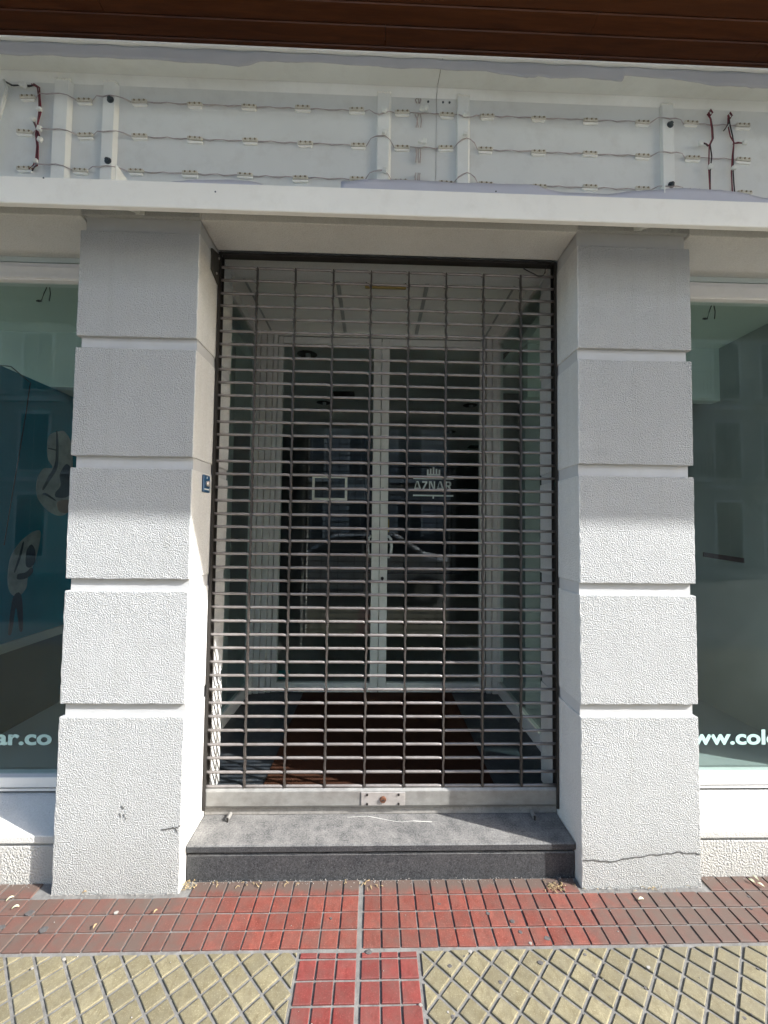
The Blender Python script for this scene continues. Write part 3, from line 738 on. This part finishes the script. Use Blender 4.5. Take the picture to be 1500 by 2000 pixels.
# crown logo and name on the right leaf
lg = MB()
for k,(x,h) in enumerate(((.390,.034),(.412,.040),(.4345,.052),(.457,.040),(.480,.034))): lg.box(x-.0065,x+.0065,yS0,yS1,1.838,1.838+h)
lg.box(.383,.487,yS0,yS1,1.826,1.838)
lg.box(.277,.589,yS0,yS1,1.796,1.806).box(.277,.286,yS0,yS1,1.806,1.820).box(.580,.589,yS0,yS1,1.806,1.820)
lg.box(.277,.589,yS0,yS1,1.664,1.676).box(.4285,.4385,yS0,yS1,1.646,1.664)
lg.build('crown_logo', M['logo'], rl)
def letters():
    G = {'A': ([[(0,0),(.16,0),(.20,.16),(.20,.24),(.30,.62),(.42,1),(.36,1)],[(.58,1),(.36,1),(.42,1),(.68,.24),(.66,.16),(.74,0),(1,0)],[(.19,.16),(.74,.16),(.70,.30),(.23,.30)]],.86),
         'Z': ([[(0,1),(.78,1),(.78,.86),(0,.84)],[(.52,.86),(.80,.86),(.30,.16),(0,.14)],[(0,0),(.82,0),(.82,.16),(0,.14)]],.70),
         'N': ([[(0,0),(.17,0),(.17,1),(0,1)],[(.17,1),(.10,1),(.62,0),(.80,0),(.34,1)],[(.66,0),(.84,0),(.84,1),(.66,1)]],.76),
         'R': ([[(0,0),(.24,0),(.24,1),(0,1)],[(.24,1),(.60,1),(.76,.90),(.80,.75),(.76,.56),(.60,.46),(.24,.46),(.24,.58),(.48,.58),(.55,.64),(.57,.73),(.55,.82),(.48,.87),(.24,.87)],[(.36,.46),(.60,.46),(.92,0),(.64,0)]],.86)}
    x = 0; out = []
    for ch in 'AZNAR':
        polys, wd = G[ch]
        for p in polys: out.append([(x+a*wd/.86*.86, b) for a,b in p])
        x += wd+.05
    return out, x-.05
ps, wtot = letters(); lm = MB()
for i,p in enumerate(ps):
    q = [(.282+a/wtot*.303, 1.708+b*.072) for a,b in p]
    lm.prism(q,'y',yS0-.0001*i,yS1)
lm.build('lettering', M['logo'], rl)

# ------------------------------------------------------------------ step
t = thing('entrance_step', 'dark speckled granite step in front of the shutter', 'step', (.035,.14,0))
MB().cbox(X2+.002,X3-.002,.040,.250,.111,.140,.004).build('tread', M['granite'], t)
MB().box(X2+.002,X3-.002,.066,.250,-.05,.1105).build('riser_back', M['granite'], t)
MB().cbox(X2+.002,X3-.002,.049,.0615,-.05,.099,.0045).build('riser', M['granite'], t)
MB().box(X2+.002,X3-.002,.2075,.250,.1405,.1755).build('threshold', M['mortar'], t, bevel=.003)
ribbon2 = MB()
pts = [(-.12,.190),(-.03,.196),(.03,.180),(.085,.165),(.12,.160),(.17,.166),(.25,.160)]
for i in range(len(pts)-1):
    a,b = Vector((*pts[i],.1404)), Vector((*pts[i+1],.1404)); n = Vector((0,.0011*random.uniform(.4,1.4),0))
    ribbon2.add([a-n,b-n,b+n,a+n],[(0,1,2,3)])
ribbon2.build('chalk_scratch', M['mark'], t)
for (x,lab) in ((-.634,'steel floor bolt sticking out under the left end of the shutter rail'),(.706,'steel floor bolt under the right end of the shutter rail, in shadow')):
    k = thing('floor_bolt', lab, 'bolt', (x,.21,.14), 'floor bolts of the shutter')
    MB().tube([(x,.200,.152),(x-.003,.168,.150)],.0085,10).build('bolt_pin', M['steel_rail'], k, smooth=False)
    MB().box(x-.004,x+.002,.1635,.1675,.1405,.158).build('bolt_tip', M['dark_metal'], k)

# ------------------------------------------------------------------ roller shutter
sh = thing('roller_shutter', 'closed rolling grille of steel bars across the shop doorway', 'roller shutter', (.035,D,.17))
XL = [-.577+.1765*k for k in range(8)]
gL0, gL1, gR0, gR1 = X2+.0035, X2+.0155, X3-.013, X3-.003
MB().box(gL0,gL1,D-.018,D-.013,.176,2.680).box(gL0,gL0+.003,D-.013,D+.018,.176,2.680).box(gL0,gL1,D+.018,D+.023,.176,2.680).build('guide_rail', M['dark_metal'], sh)
MB().box(gR0,gR1,D-.018,D-.013,.176,2.680).box(gR1-.003,gR1,D-.013,D+.018,.176,2.680).box(gR0,gR1,D+.018,D+.023,.176,2.680).build('guide_rail', M['dark_metal'], sh)
edges = [gL0+.006]+XL+[gR1-.005]
def bar_mesh():
    mb = MB(); r = .0062
    for i in range(len(edges)-1):
        a = edges[i]+(.0045 if i else 0); b = edges[i+1]-.006
        if i == len(edges)-2:
            mb.tube([(a,0,0),(b+.006,0,0)], [r,r], 8)
        else:
            mb.tube([(a,0,.001),(a+.006,0,0),(b-.013,0,0),(b-.006,.001,-.001),(b-.001,.003,-.0045),(b+.001,.005,-.009)], [r*.9,r,r,r*.98,r*.9,r*.7], 8)
    return mb.mesh('shutter_bar', M['steel_bar'], smooth=True)
bm_ = bar_mesh()
ZB = [.270+.0602*k for k in range(40)]
bow = []
for k,z in enumerate(ZB):
    piece('shutter_bar', bm_, sh, (0, D, z+random.uniform(-.0008,.0008)), (random.uniform(-.03,.03), random.gauss(0,.0013), random.gauss(0,.001)))
lkm = MB()
lkm.prism([(-.0036,-.006),(.0030,-.006),(.0040,.006),(.0018,.022),(.0026,.040),(.0044,.054),(.0036,.066),(-.0028,.066),(-.0034,.054),(-.0056,.040),(-.0058,.022),(-.0034,.006)],'y',-.0065,.0065)
lk_me = lkm.mesh('shutter_link', M['steel_link'])
extra = MB()
for i,x in enumerate(XL):
    for k in range(39):
        a = random.uniform(-.05,.05); sgn = 1 if k % 2 else -1
        if k == 38 :
            for dx in (0,): extra.box(x-.004,x+.003,D-.006,D+.006,ZB[k]-.004,ZB[k]+.064)
        elif i < 8:
            piece('shutter_link', lk_me, sh, (x+random.uniform(-.0008,.0008), D, ZB[k]), (random.uniform(-.03,.03), a*.6+sgn*.012, random.uniform(-.15,.15)))
extra.build('shutter_link', M['steel_link'], sh, kind='stuff')
MB().box(gL1,gR0,D-.016,D+.016,2.668,2.680).build('top_slat', M['dark_metal'], sh)
for x in XL: 
    pass
rail = MB()
rail.prism([(D-.003,.179),(D+.020,.179),(D+.020,.262),(D-.004,.262),(D-.012,.2525),(D-.012,.1925)],'x',gL0+.001,gR1-.002)
ro = rail.build('bottom_rail', M['steel_rail'], sh, bevel=.002)
MB().box(gL0+.001,gR1-.002,D+.004,D+.018,.1765,.1788).build('rail_foot', M['dark_metal'], sh)
lp = MB().cbox(-.060,.134,D-.0155,D-.0123,.1935,.2500,.0008).build('lock_plate', M['steel_plate'], sh)
for (x,z) in ((-.034,.2405),(-.034,.2010),(.105,.2405),(.105,.2010)):
    MB().lathe([(.0050,-.0035),(.0050,0)],(x,D-.0155,z),'y',10).build('screw', M['dark_metal'], lp)
MB().lathe([(.0001,-.006),(.0125,-.006),(.0150,0)],(.036,D-.0155,.2195),'y',18).build('lock_cylinder', M['rust'], lp)
MB().box(.028,.044,D-.0228,D-.0216,.2180,.2205).build('keyhole', M['rubber'], lp)
# stray cable at the shutter's upper right corner
cb = MB().tube([(.664,D-.022,2.640),(.690,D-.024,2.625),(.715,D-.026,2.612),(.735,D-.026,2.600),(.752,D-.026,2.604),(.765,D-.024,2.622),(.767,D-.022,2.645),(.800,D-.022,2.668)],.0025,6)
tag(cb.build('loose_cable', M['wire_black'], None, (.72,D,2.6), smooth=True), 'thin black cable looping at the top right corner of the shutter', 'cable')

# ------------------------------------------------------------------ sign box (stripped light box)
SY = -.170
sg = thing('sign_box', 'stripped white sign box over the doorway with bare light modules and torn vinyl', 'sign', (.03,-.08,2.6))
sx0, sx1 = -3.2, 3.3
MB().box(sx0,.2185,-.0085,-.0035,2.780,3.262).box(.2210,sx1,-.0085,-.0035,2.780,3.262).build('back_panel', M['sign_back'], sg)
MB().prism([(-.0088,3.238),(-.030,3.262),(-.0088,3.262)],'x',sx0,.2185).prism([(-.0088,3.238),(-.030,3.262),(-.0088,3.262)],'x',.2210,sx1).build('cove', M['sign_paint'], sg)
MB().prism([(-.030,3.2625),(SY+.006,3.2185),(SY+.006,3.2245),(-.030,3.269)],'x',sx0,.2185).prism([(-.030,3.2625),(SY+.006,3.2185),(SY+.006,3.2245),(-.030,3.269)],'x',.2210,sx1).build('top_panel', M['sign_paint'], sg)
MB().box(sx0,sx1,SY-.004,SY+.004,3.2185,3.226).build('top_frame', M['sign_paint'], sg)
MB().cbox(sx0,sx1,SY-.012,SY+.010,2.580,2.680,.0025).build('bottom_bar', M['cream_bar'], sg)
MB().prism([(SY+.0105,2.684),(-.060,2.748),(-.0090,2.790),(-.0090,2.796),(-.062,2.754),(SY+.0105,2.690)],'x',sx0,sx1).build('bottom_panel', M['sign_paint'], sg)
for xb in (-1.000,1.085):
    MB().prism([(-.003,2.696),(SY+.012,2.60),(SY+.012,2.76),(-.003,2.76)],'x',xb-.0015,xb+.0015).build('gusset', M['sign_paint'], sg)
    MB().box(xb-.018,xb+.018,-.0060,-.0025,2.694,2.764).build('wall_plate', M['sign_back'], sg)
# ribs, wider-flanged ones carry bolts
def rib(x0,x1,bolts):
    y = -.026
    o = MB().prism([(x0,-.0088),(x0+.002,y),(x1-.010,y),(x1,-.0088)],'z',2.790,3.236).build('rib', M['sign_paint'], sg, bevel=.0015)
    for z in bolts:
        MB().lathe([(.012,0),(.012,-.003),(.0085,-.004),(.0085,-.010),(.002,-.011)],((x0+x1)/2+.004,y,z),'y',6).lathe([(.014,0),(.014,-.0015)],((x0+x1)/2+.004,y,z),'y',16).build('bolt', M['bolt'], o)
    for k in range(6):
        xx = x0+.004+k*(x1-x0-.012)/5
        MB().lathe([(.0055,-.004),(.0055,.004),(.001,.007)],(xx,-.022,3.237+random.uniform(-.003,.003)),'z',6).build('weld_bead', M['led_glue'], o)
rib(-1.352,-1.286,()); rib(-1.156,-1.098,(3.157,2.897)); rib(-.030,.030,()); rib(.305,.363,()); rib(1.181,1.241,(3.145,2.880))
R1 = [-1.466,-1.237,-1.014,-.788,-.564,-.342,-.116,.075,.264,.435,.655,.879,1.104,1.317,1.544]
R2 = [-1.471,-1.227,-1.008,-.782,-.556,-.328,-.107,.076,.260,.428,.654,.875,1.102,1.321,1.542]
R3 = [-1.464,-1.241,-1.017,-.798,-.573,-.346,-.110,.070,.262,.430,.658,.874,1.100,1.320,1.545]
body = MB().cbox(-.031,.031,-.010,-.0005,-.0070,.0070,.002); body_me = body.mesh('light_module', M['led_body'])
chip_me = MB().lathe([(.0001,-.002),(.0030,-.002),(.0045,0)],(0,0,0),'y',8).mesh('chip', M['led_chip'])
glue_me = MB().prism([(-.030,-.0135),(-.024,-.017),(.010,-.0155),(.028,-.0165),(.033,-.0115),(.030,-.0085),(-.033,-.0085)],'y',-.006,0).mesh('glue_bead', M['led_glue'])
for row,z in ((R1,3.167),(R2,3.017),(R3,2.868)):
    for x in row:
        zz = z+random.uniform(-.004,.004)
        b = piece('light_module', body_me, sg, (x,-.0092,zz), (random.uniform(-.05,.05),random.uniform(-.05,.05),0))
        for dx in (-.0185,.002,.021):
            c = bpy.data.objects.new('chip', chip_me); COL.objects.link(c); c.parent = b; c.location = (dx,-.0102,.001)
        g = bpy.data.objects.new('glue_bead', glue_me); COL.objects.link(g); g.parent = b; g.scale = (random.uniform(.85,1.05),1,random.uniform(.8,1.2))
    for i in range(len(row)-1):
        a, b = row[i]+.033, row[i+1]-.033; L_ = b-a; yy = -.014
        ribs_in = [r for r in (-1.319,-1.127,0,.334,1.211) if a < r < b]
        dip = 0
        if ribs_in:
            yy = -.030; dip = (-.028 if z > 3.1 else .03) if abs(ribs_in[0]) < .5 else .004
        pts = []
        for k in range(7):
            u = k/6; pts.append((a+u*L_, -.013+(yy+.013)*min(1,math.sin(math.pi*u)*1.8) if ribs_in else -.014, z+.002*math.sin(k*2+i)+dip*math.sin(math.pi*u)+random.uniform(-.0015,.0015)))
        MB().tube(pts,.0012,5).tube([(p[0],p[1]-.001,p[2]-.0035+.002*math.sin(k*1.7+i)) for k,p in enumerate(pts)],.0010,5).build('module_wire', M['wire_pale'], sg, smooth=True)
for x in (.150,.1425,.1335):
    for (z0,z1) in ((3.205,3.225),(3.10,3.155),(2.945,3.01),(2.86,2.90)):
        MB().tube([(x+random.uniform(-.004,.004),-.018,z1),(x+random.uniform(-.006,.006),-.022,(z0+z1)/2),(x+random.uniform(-.004,.004),-.018,z0)],.0024,5).build('link_wire', M['wire_pale'], sg, smooth=True)
def bundle(pts, cols, r=.0024, sp=.0058):
    for i,c in enumerate(cols):
        q = [(p[0]+(i-(len(cols)-1)/2)*sp*random.uniform(.4,1.2), -.020-random.uniform(0,.008), p[1]+random.uniform(-.002,.002)) for p in pts]
        MB().tube(q, r, 6).build('cable', M[c], sg, smooth=True)
bundle([(-1.555,3.222),(-1.522,3.206),(-1.49,3.202),(-1.455,3.207),(-1.430,3.213)], ['wire_black','wire_black'])
bundle([(-1.440,3.212),(-1.415,3.200),(-1.408,3.15),(-1.404,3.10),(-1.410,3.05),(-1.414,3.00),(-1.408,2.95),(-1.406,2.90),(-1.412,2.87),(-1.428,2.85)], ['wire_red','wire_black','wire_red'])
bundle([(-1.430,3.060),(-1.418,3.030),(-1.404,2.995),(-1.396,2.97)], ['wire_black','wire_red'])
bundle([(-1.556,3.225),(-1.540,3.19),(-1.552,3.12),(-1.566,3.05),(-1.568,2.96),(-1.575,2.86)], ['wire_white','wire_white'], .004)
bundle([(1.392,3.215),(1.385,3.203),(1.392,3.18),(1.400,3.14),(1.398,3.09),(1.384,3.06),(1.388,3.01),(1.384,2.95),(1.386,2.84)], ['wire_red','wire_black'])
bundle([(1.477,3.205),(1.470,3.19),(1.474,3.16),(1.484,3.11),(1.492,3.075),(1.486,3.02),(1.484,2.95),(1.487,2.84)], ['wire_red','wire_black'])
for (x,z) in ((1.391,3.205),(1.476,3.195)):
    MB().tube([(x,-.026,z-.012),(x-.009,-.027,z),(x,-.027,z+.014),(x+.009,-.027,z),(x,-.026,z-.012)],.003,6).build('cable_loop', M['wire_red'], sg, smooth=True)
bundle([(1.384,3.060),(1.368,3.067),(1.350,3.068)], ['wire_black','wire_red']); bundle([(1.492,3.075),(1.510,3.080),(1.530,3.080)], ['wire_red','wire_red'])
bundle([(1.474,3.165),(1.462,3.145),(1.455,3.132)], ['wire_black','wire_white'])
con_me = MB().cbox(-.009,.009,-.012,0,-.009,.009,.0025).mesh('connector', M['wire_white'])
for (x,z,a) in ((-1.482,3.205,.5),(-1.470,3.204,.5),(-1.404,3.103,0),(-1.428,3.062,.6),(-1.400,3.022,.2),(-1.396,2.975,.4),(-1.410,2.885,0),(1.386,2.965,.2),(1.486,2.963,.1),(1.345,3.066,0),(1.537,3.078,0),(.155,3.155,.3),(.172,3.158,.2),(.150,3.012,.3),(.166,3.014,.1),(0.0,3.142,.3),(0.336,3.140,.3),(0.0,3.048,.2),(.336,3.052,.2),(.004,2.885,.2)):
    piece('connector', con_me, sg, (x,-.036 if abs(x)<.4 else -.022,z), (0,a,0), (1,1,random.uniform(.7,1.2)))
for x in (.168,.192,.252,.272): MB().lathe([(.004,0),(.004,-.002),(.002,-.003)],(x+.006,-.052,3.2625),'z',10).build('rivet', M['bolt'], sg)
for x in (.185,.248,.276): MB().lathe([(.0045,0),(.0045,-.002)],(x,-.0088,3.223),'y',10).build('rivet', M['bolt'], sg)
for x in (-1.24,-.62,.42,1.5): MB().lathe([(.003,0),(.003,-.0012)],(x,SY-.012,2.665+.02*math.sin(x*3)),'y',8).build('speck', M['bolt'], sg)
# torn vinyl: a strip hanging from the top frame, and ragged flaps standing on the bottom bar
def vinyl(edge, zbase, sgn, curl, mt='vinyl'):
    mb = MB(); n = len(edge); P = []
    for i in range(n-1):
        (xa,za),(xb,zb) = edge[i],edge[i+1]; st = max(2,int((xb-xa)/.02))
        for k in range(st):
            u = k/st; s = u*u*(3-2*u) if abs(zb-za) < .03 else u
            P.append((xa+u*(xb-xa), za+s*(zb-za)))
    P.append(edge[-1]); rows_ = 5; v = []
    P = [(x, z+sgn*abs(random.gauss(0,.0012))) for x,z in P]
    for (x,z) in P:
        for r in range(rows_):
            u = r/(rows_-1); zz = zbase+(z-zbase)*u
            v.append((x, SY+.006+curl*u*u*(1+.5*math.sin(x*9))+.0015*math.sin(x*31), zz))
    f = [(i*rows_+r,i*rows_+r+1,(i+1)*rows_+r+1,(i+1)*rows_+r) for i in range(len(P)-1) for r in range(rows_-1)]
    o = mb.add(v,f).build('torn_vinyl', M[mt], sg, smooth=True)
    s = o.modifiers.new('thick','SOLIDIFY'); s.thickness = .0006
    return o
vinyl([(-3.1,3.17),(-2.0,3.165),(-1.436,3.168),(-1.249,3.174),(-.967,3.171),(-.701,3.167),(-.560,3.166),(-.520,3.169),(-.490,3.180),(-.462,3.187),(-.298,3.187),(-.006,3.182),(.191,3.186),(.388,3.181),(.470,3.171),(.545,3.161),(.567,3.162),(.590,3.170),(.640,3.168),(.787,3.173),(.880,3.172),(.918,3.166),(.924,3.170),(.932,3.190),(1.09,3.185),(1.200,3.172),(1.293,3.162),(1.498,3.165),(2.2,3.16),(3.2,3.17)], 3.218, -1, .004, 'vinyl_shaded')
vinyl([(-.830,2.692),(-.760,2.706),(-.705,2.713),(-.555,2.724),(-.500,2.720),(-.478,2.715),(-.421,2.690)], 2.664, 1, .010)
vinyl([(-.163,2.724),(-.058,2.736),(.058,2.746),(.194,2.745),(.350,2.739),(.566,2.735),(.640,2.722),(.684,2.715),(.843,2.718),(.982,2.733),(1.123,2.743),(1.284,2.744),(1.390,2.737),(1.486,2.725),(1.80,2.706),(2.3,2.72),(3.0,2.70)], 2.664, 1, .010)

# ------------------------------------------------------------------ balcony above, lined with boards
bal = thing('balcony', 'dark brown board lined balcony underside above the sign', 'balcony', (0,-.4,3.6))
SZ = 3.60
MB().box(-9,12,-1.05,.248,3.640,3.85).build('slab', M['render_smooth'], bal)
MB().box(-9,12,-1.085,-1.05,3.585,3.90).build('fascia', M['wood'], bal)
y = .245; kk = 0
while y > -1.04:
    wd = .0735
    for (x0,x1) in (((-9,-2.1),(-2.098,.0),(.002,1.70),(1.702,4.5),(4.502,12)) if kk % 2 == 0 else ((-9,-1.2),(-1.198,.9),(.902,3.1),(3.102,12))):
        MB().prism([(y,3.632),(y,SZ+.004),(y-.004,SZ),(y-wd+.006,SZ),(y-wd+.003,SZ+.004),(y-wd+.003,3.632)],'x',x0,x1).build('plank', M['wood'], bal)
    y -= wd; kk += 1

# ------------------------------------------------------------------ street behind the camera (seen in the glass)
def car(x, y, label, bodym):
    c = thing('parked_car', label, 'car', (x,y,-.14), 'cars parked along the kerb')
    z = -.14
    prof = [(-2.05,.42),(-2.05,.72),(-1.95,.90),(-1.15,.98),(-.45,1.42),(.75,1.46),(1.45,1.02),(2.0,.92),(2.08,.70),(2.08,.40),(1.75,.30),(-1.75,.30)]
    b = MB().prism([(x+a,z+h) for a,h in prof],'y',y-.85,y+.85).build('body', bodym, c, bevel=.09, seg=3)
    for s in (-1,1):
        yy = y+s*.851
        for poly in ([(-1.0,1.0),(-.42,1.36),(.10,1.40),(.10,1.0)],[(.16,1.0),(.16,1.40),(.70,1.40),(1.25,1.03)]):
            MB().prism([(x+a,z+h) for a,h in poly],'y',yy-.01,yy+.012).build('side_window', M['far_pane'], c)
        for wx in (-1.3,1.3):
            w_ = MB().lathe([(.18,-.1),(.30,-.1),(.32,-.06),(.32,.06),(.30,.1),(.18,.1)],(x+wx,y+s*.80,z+.32),'y',24).build('wheel', M['tyre'], c)
            MB().lathe([(.02,-.11),(.19,-.105),(.19,.105),(.02,.11)],(x+wx,y+s*.80,z+.32),'y',16).build('rim', M['rim'], w_)
        MB().cbox(x-2.07,x-1.95,y+s*.55-.15,y+s*.55+.15,z+.66,z+.80,.03).build('headlight', M['headlamp'], c)
        MB().cbox(x+2.0,x+2.10,y+s*.6-.12,y+s*.6+.12,z+.66,z+.86,.03).build('tail_light', M['tail'], c)
    MB().prism([(x-1.10,z+1.005),(x-.47,z+1.405),(x-.50,z+1.43),(x-1.16,z+1.01)],'y',y-.68,y+.68).build('windscreen', M['far_pane'], c)
    return c
car(-.35,-4.0,'white car parked at the near kerb behind the camera',M['car_white'])
car(2.6,-11.0+1.4,'dark car parked across the street', M['car_dark'])
def house(x0,x1,yf,h,floors,ncol,label,wm):
    b = thing('apartment_building', label, 'building', ((x0+x1)/2,yf,0), 'buildings across the street')
    MB().box(x0,x1,yf-8,yf,-.14,h).build('wall', wm, b)
    MB().box(x0-.2,x1+.2,yf-8.2,yf+.35,h,h+.4).build('cornice', M['trim'], b)
    fh = h/floors; cw = (x1-x0)/ncol
    for f in range(floors):
        for c in range(ncol):
            cx = x0+(c+.5)*cw; z0 = f*fh+(.2 if f==0 else .35); z1 = f*fh+fh*.80
            wn = MB().box(cx-.62,cx+.62,yf+.001,yf+.05,z0-.08,z1+.12).build('window', M['trim'], b)
            MB().box(cx-.5,cx-.02,yf+.0505,yf+.07,z0,z1).box(cx+.02,cx+.5,yf+.0505,yf+.07,z0,z1).build('pane', M['far_pane'], wn)
            if f and c % 2 == 0:
                bl = MB().box(cx-.9,cx+.9,yf+.051,yf+.75,z0-.25,z0-.09).build('balcony', M['trim'], b)
                rr = MB(); rr.box(cx-.9,cx+.9,yf+.72,yf+.75,z0+.78,z0+.82)
                for k in range(13): rr.box(cx-.9+k*.148,cx-.88+k*.148,yf+.725,yf+.745,z0-.09,z0+.78)
                rr.build('railing', M['rail_black'], bl)
        if f: MB().box(x0,x1,yf+.001,yf+.06,f*fh-.12,f*fh+.06).build('string_course', M['trim'], b)
house(-16,-4,-13.0,15.5,5,6,'tall cream apartment building across the street with iron balconies',M['facade'])
house(-3.9,7,-13.0,13.0,4,5,'grey apartment building across the street, middle one',M['facade_grey'])
house(7.1,19,-13.0,16.0,5,6,'cream apartment building across the street, far right',M['facade'])

# ------------------------------------------------------------------ litter and stains on the pavement
def leaf_mesh(l, wd, m):
    mb = MB(); n = 7; v = []
    for i in range(n):
        u = i/(n-1); ww = wd*math.sin(math.pi*min(1,u*.94+.04)); zc = .004+.006*math.sin(u*2.6)
        for k,s in enumerate((-1,0,1)): v.append((l*(u-.5), s*ww, zc+(.003 if s else 0)))
    f = [(i*3+k,(i+1)*3+k,(i+1)*3+k+1,i*3+k+1) for i in range(n-1) for k in range(2)]
    return mb.add(v,f).mesh('leaf', m)
lp_, ld_ = leaf_mesh(.022,.0055,M['leaf_pale']), leaf_mesh(.015,.0035,M['leaf_dry'])
G = 'dry leaves and petals on the pavement'
def litter(me, x, y, rz, lab):
    o = bpy.data.objects.new('fallen_leaf', me); COL.objects.link(o); o.location = (x,y,.001); o.rotation_euler = (random.uniform(-.2,.2),random.uniform(-.2,.2),rz)
    tag(o, lab, 'leaf', G)
for (x,y,r,lab) in ((1.530,.012,2.2,'leftmost pale leaf of the small cluster under the right window'),(1.548,-.006,2.5,'pale leaf of the cluster under the right window, the one nearest the street'),(1.556,.024,1.9,'pale leaf of the cluster under the right window, the one nearest the wall')): litter(lp_, x, y, r, lab)
litter(lp_, 1.022,-.060,.1,'pale leaf on the red tiles before the right pillar')
litter(lp_, -1.368,-.028,.6,'pale petal on the red tiles at the far left, the one nearer the wall')
litter(lp_, -1.318,-.062,.3,'pale petal on the red tiles at the far left, the one nearer the kerb')
litter(ld_, -1.110,-.004,.2,'dry leaf at the foot of the left pillar')
litter(ld_, -.98,-.135,1.4,'dry leaf lying on the outer red course at the left')
litter(ld_, -.80,-.085,1.1,'dry leaf on the middle red course before the left pillar')
def straw(name, x, y, n, sx_, sy_, lab):
    mb = MB()
    for _ in range(n):
        a = random.uniform(0,6.28); l = random.uniform(.006,.018); cx = x+random.gauss(0,sx_); cy = y+random.gauss(0,sy_); cz = random.uniform(.001,.006)
        mb.tube([(cx,cy,cz),(cx+l*.5*math.cos(a),cy+l*.5*math.sin(a),cz+.003),(cx+l*math.cos(a+.4),cy+l*math.sin(a+.4),max(.001,cz-.002))],random.uniform(.0007,.0014),4)
    tag(mb.build(name, M['straw'], None, (x,y,0)), lab, 'straw', None, 'stuff')
straw('dry_straw', .725,.003, 40,.022,.010,'tuft of dry straw at the foot of the right doorway jamb')
straw('dry_straw', -.735,.024, 26,.016,.012,'tuft of dry straw at the foot of the left doorway jamb')
straw('dry_straw', -.02,.020, 12,.03,.008,'wisps of straw in the joint before the step')
straw('dry_straw', -.45,.028, 16,.22,.007,'wisps of straw along the step')
straw('dry_straw', 1.0,-.012, 14,.16,.006,'wisps of straw along the right pillar')
for i,(x,y,r) in enumerate(((-1.255,-.075,.020),(-1.31,-.125,.018),(-1.155,-.135,.019),(.42,-.098,.010),(.50,-.128,.011),(.515,-.165,.010),(.60,-.188,.014),(-.018,-.222,.014),(.545,-.262,.012),(.395,-.315,.010),(.245,-.268,.010))):
    n = 11; r *= .8; mb = MB(); ring_ = [(x+r*random.uniform(.7,1.15)*math.cos(2*math.pi*k/n), y+.7*r*random.uniform(.7,1.15)*math.sin(2*math.pi*k/n)) for k in range(n)]
    mb.prism(ring_,'z',-.002,.0016)
    mb.build('gum_stain', M['gum'], pav, bevel=.0008)

random.seed(23)
for _ in range(34):
    x = random.uniform(-1.5,1.7); y = random.uniform(-.50,-.02); r = random.uniform(.0025,.008)
    n = 8; mb = MB()
    mb.prism([(x+r*random.uniform(.6,1.2)*math.cos(2*math.pi*k/n), y+.8*r*random.uniform(.6,1.2)*math.sin(2*math.pi*k/n)) for k in range(n)],'z',-.002,.0012)
    mb.build('gum_stain', M['gum' if random.random() < .6 else 'mortar'], pav)
gr = MB()
def crumb(x,y,r):
    z = r*.5; v = [(x+r*random.uniform(.5,1.2)*dx, y+r*random.uniform(.5,1.2)*dy, max(.0002,z+r*.7*dz)) for dx,dy,dz in ((1,0,0),(-1,0,0),(0,1,0),(0,-1,0),(0,0,1),(0,0,-1))]
    gr.add(v, [(0,2,4),(2,1,4),(1,3,4),(3,0,4),(2,0,5),(1,2,5),(3,1,5),(0,3,5)])
for _ in range(900):
    u = random.random()
    if u < .45: x = random.uniform(X2,X3); y = .048-abs(random.gauss(0,.012))
    elif u < .62: x = random.uniform(X3,X4); y = -.002-abs(random.gauss(0,.008))
    elif u < .79: x = random.uniform(X1,X2); y = -.002-abs(random.gauss(0,.008))
    elif u < .9: x = random.choice((random.uniform(-1.6,X1),random.uniform(X4,1.75))); y = .042-abs(random.gauss(0,.012))
    else: x = random.uniform(-1.6,1.7); y = random.uniform(-.5,.0)
    crumb(x,y,random.choice((.0009,.0012,.0016,.0022,.0028)))
tag(gr.build('grit', [M['mortar']], None, (0,.02,0)), 'grit and crumbs along the foot of the wall and on the paving', 'grit', None, 'stuff')
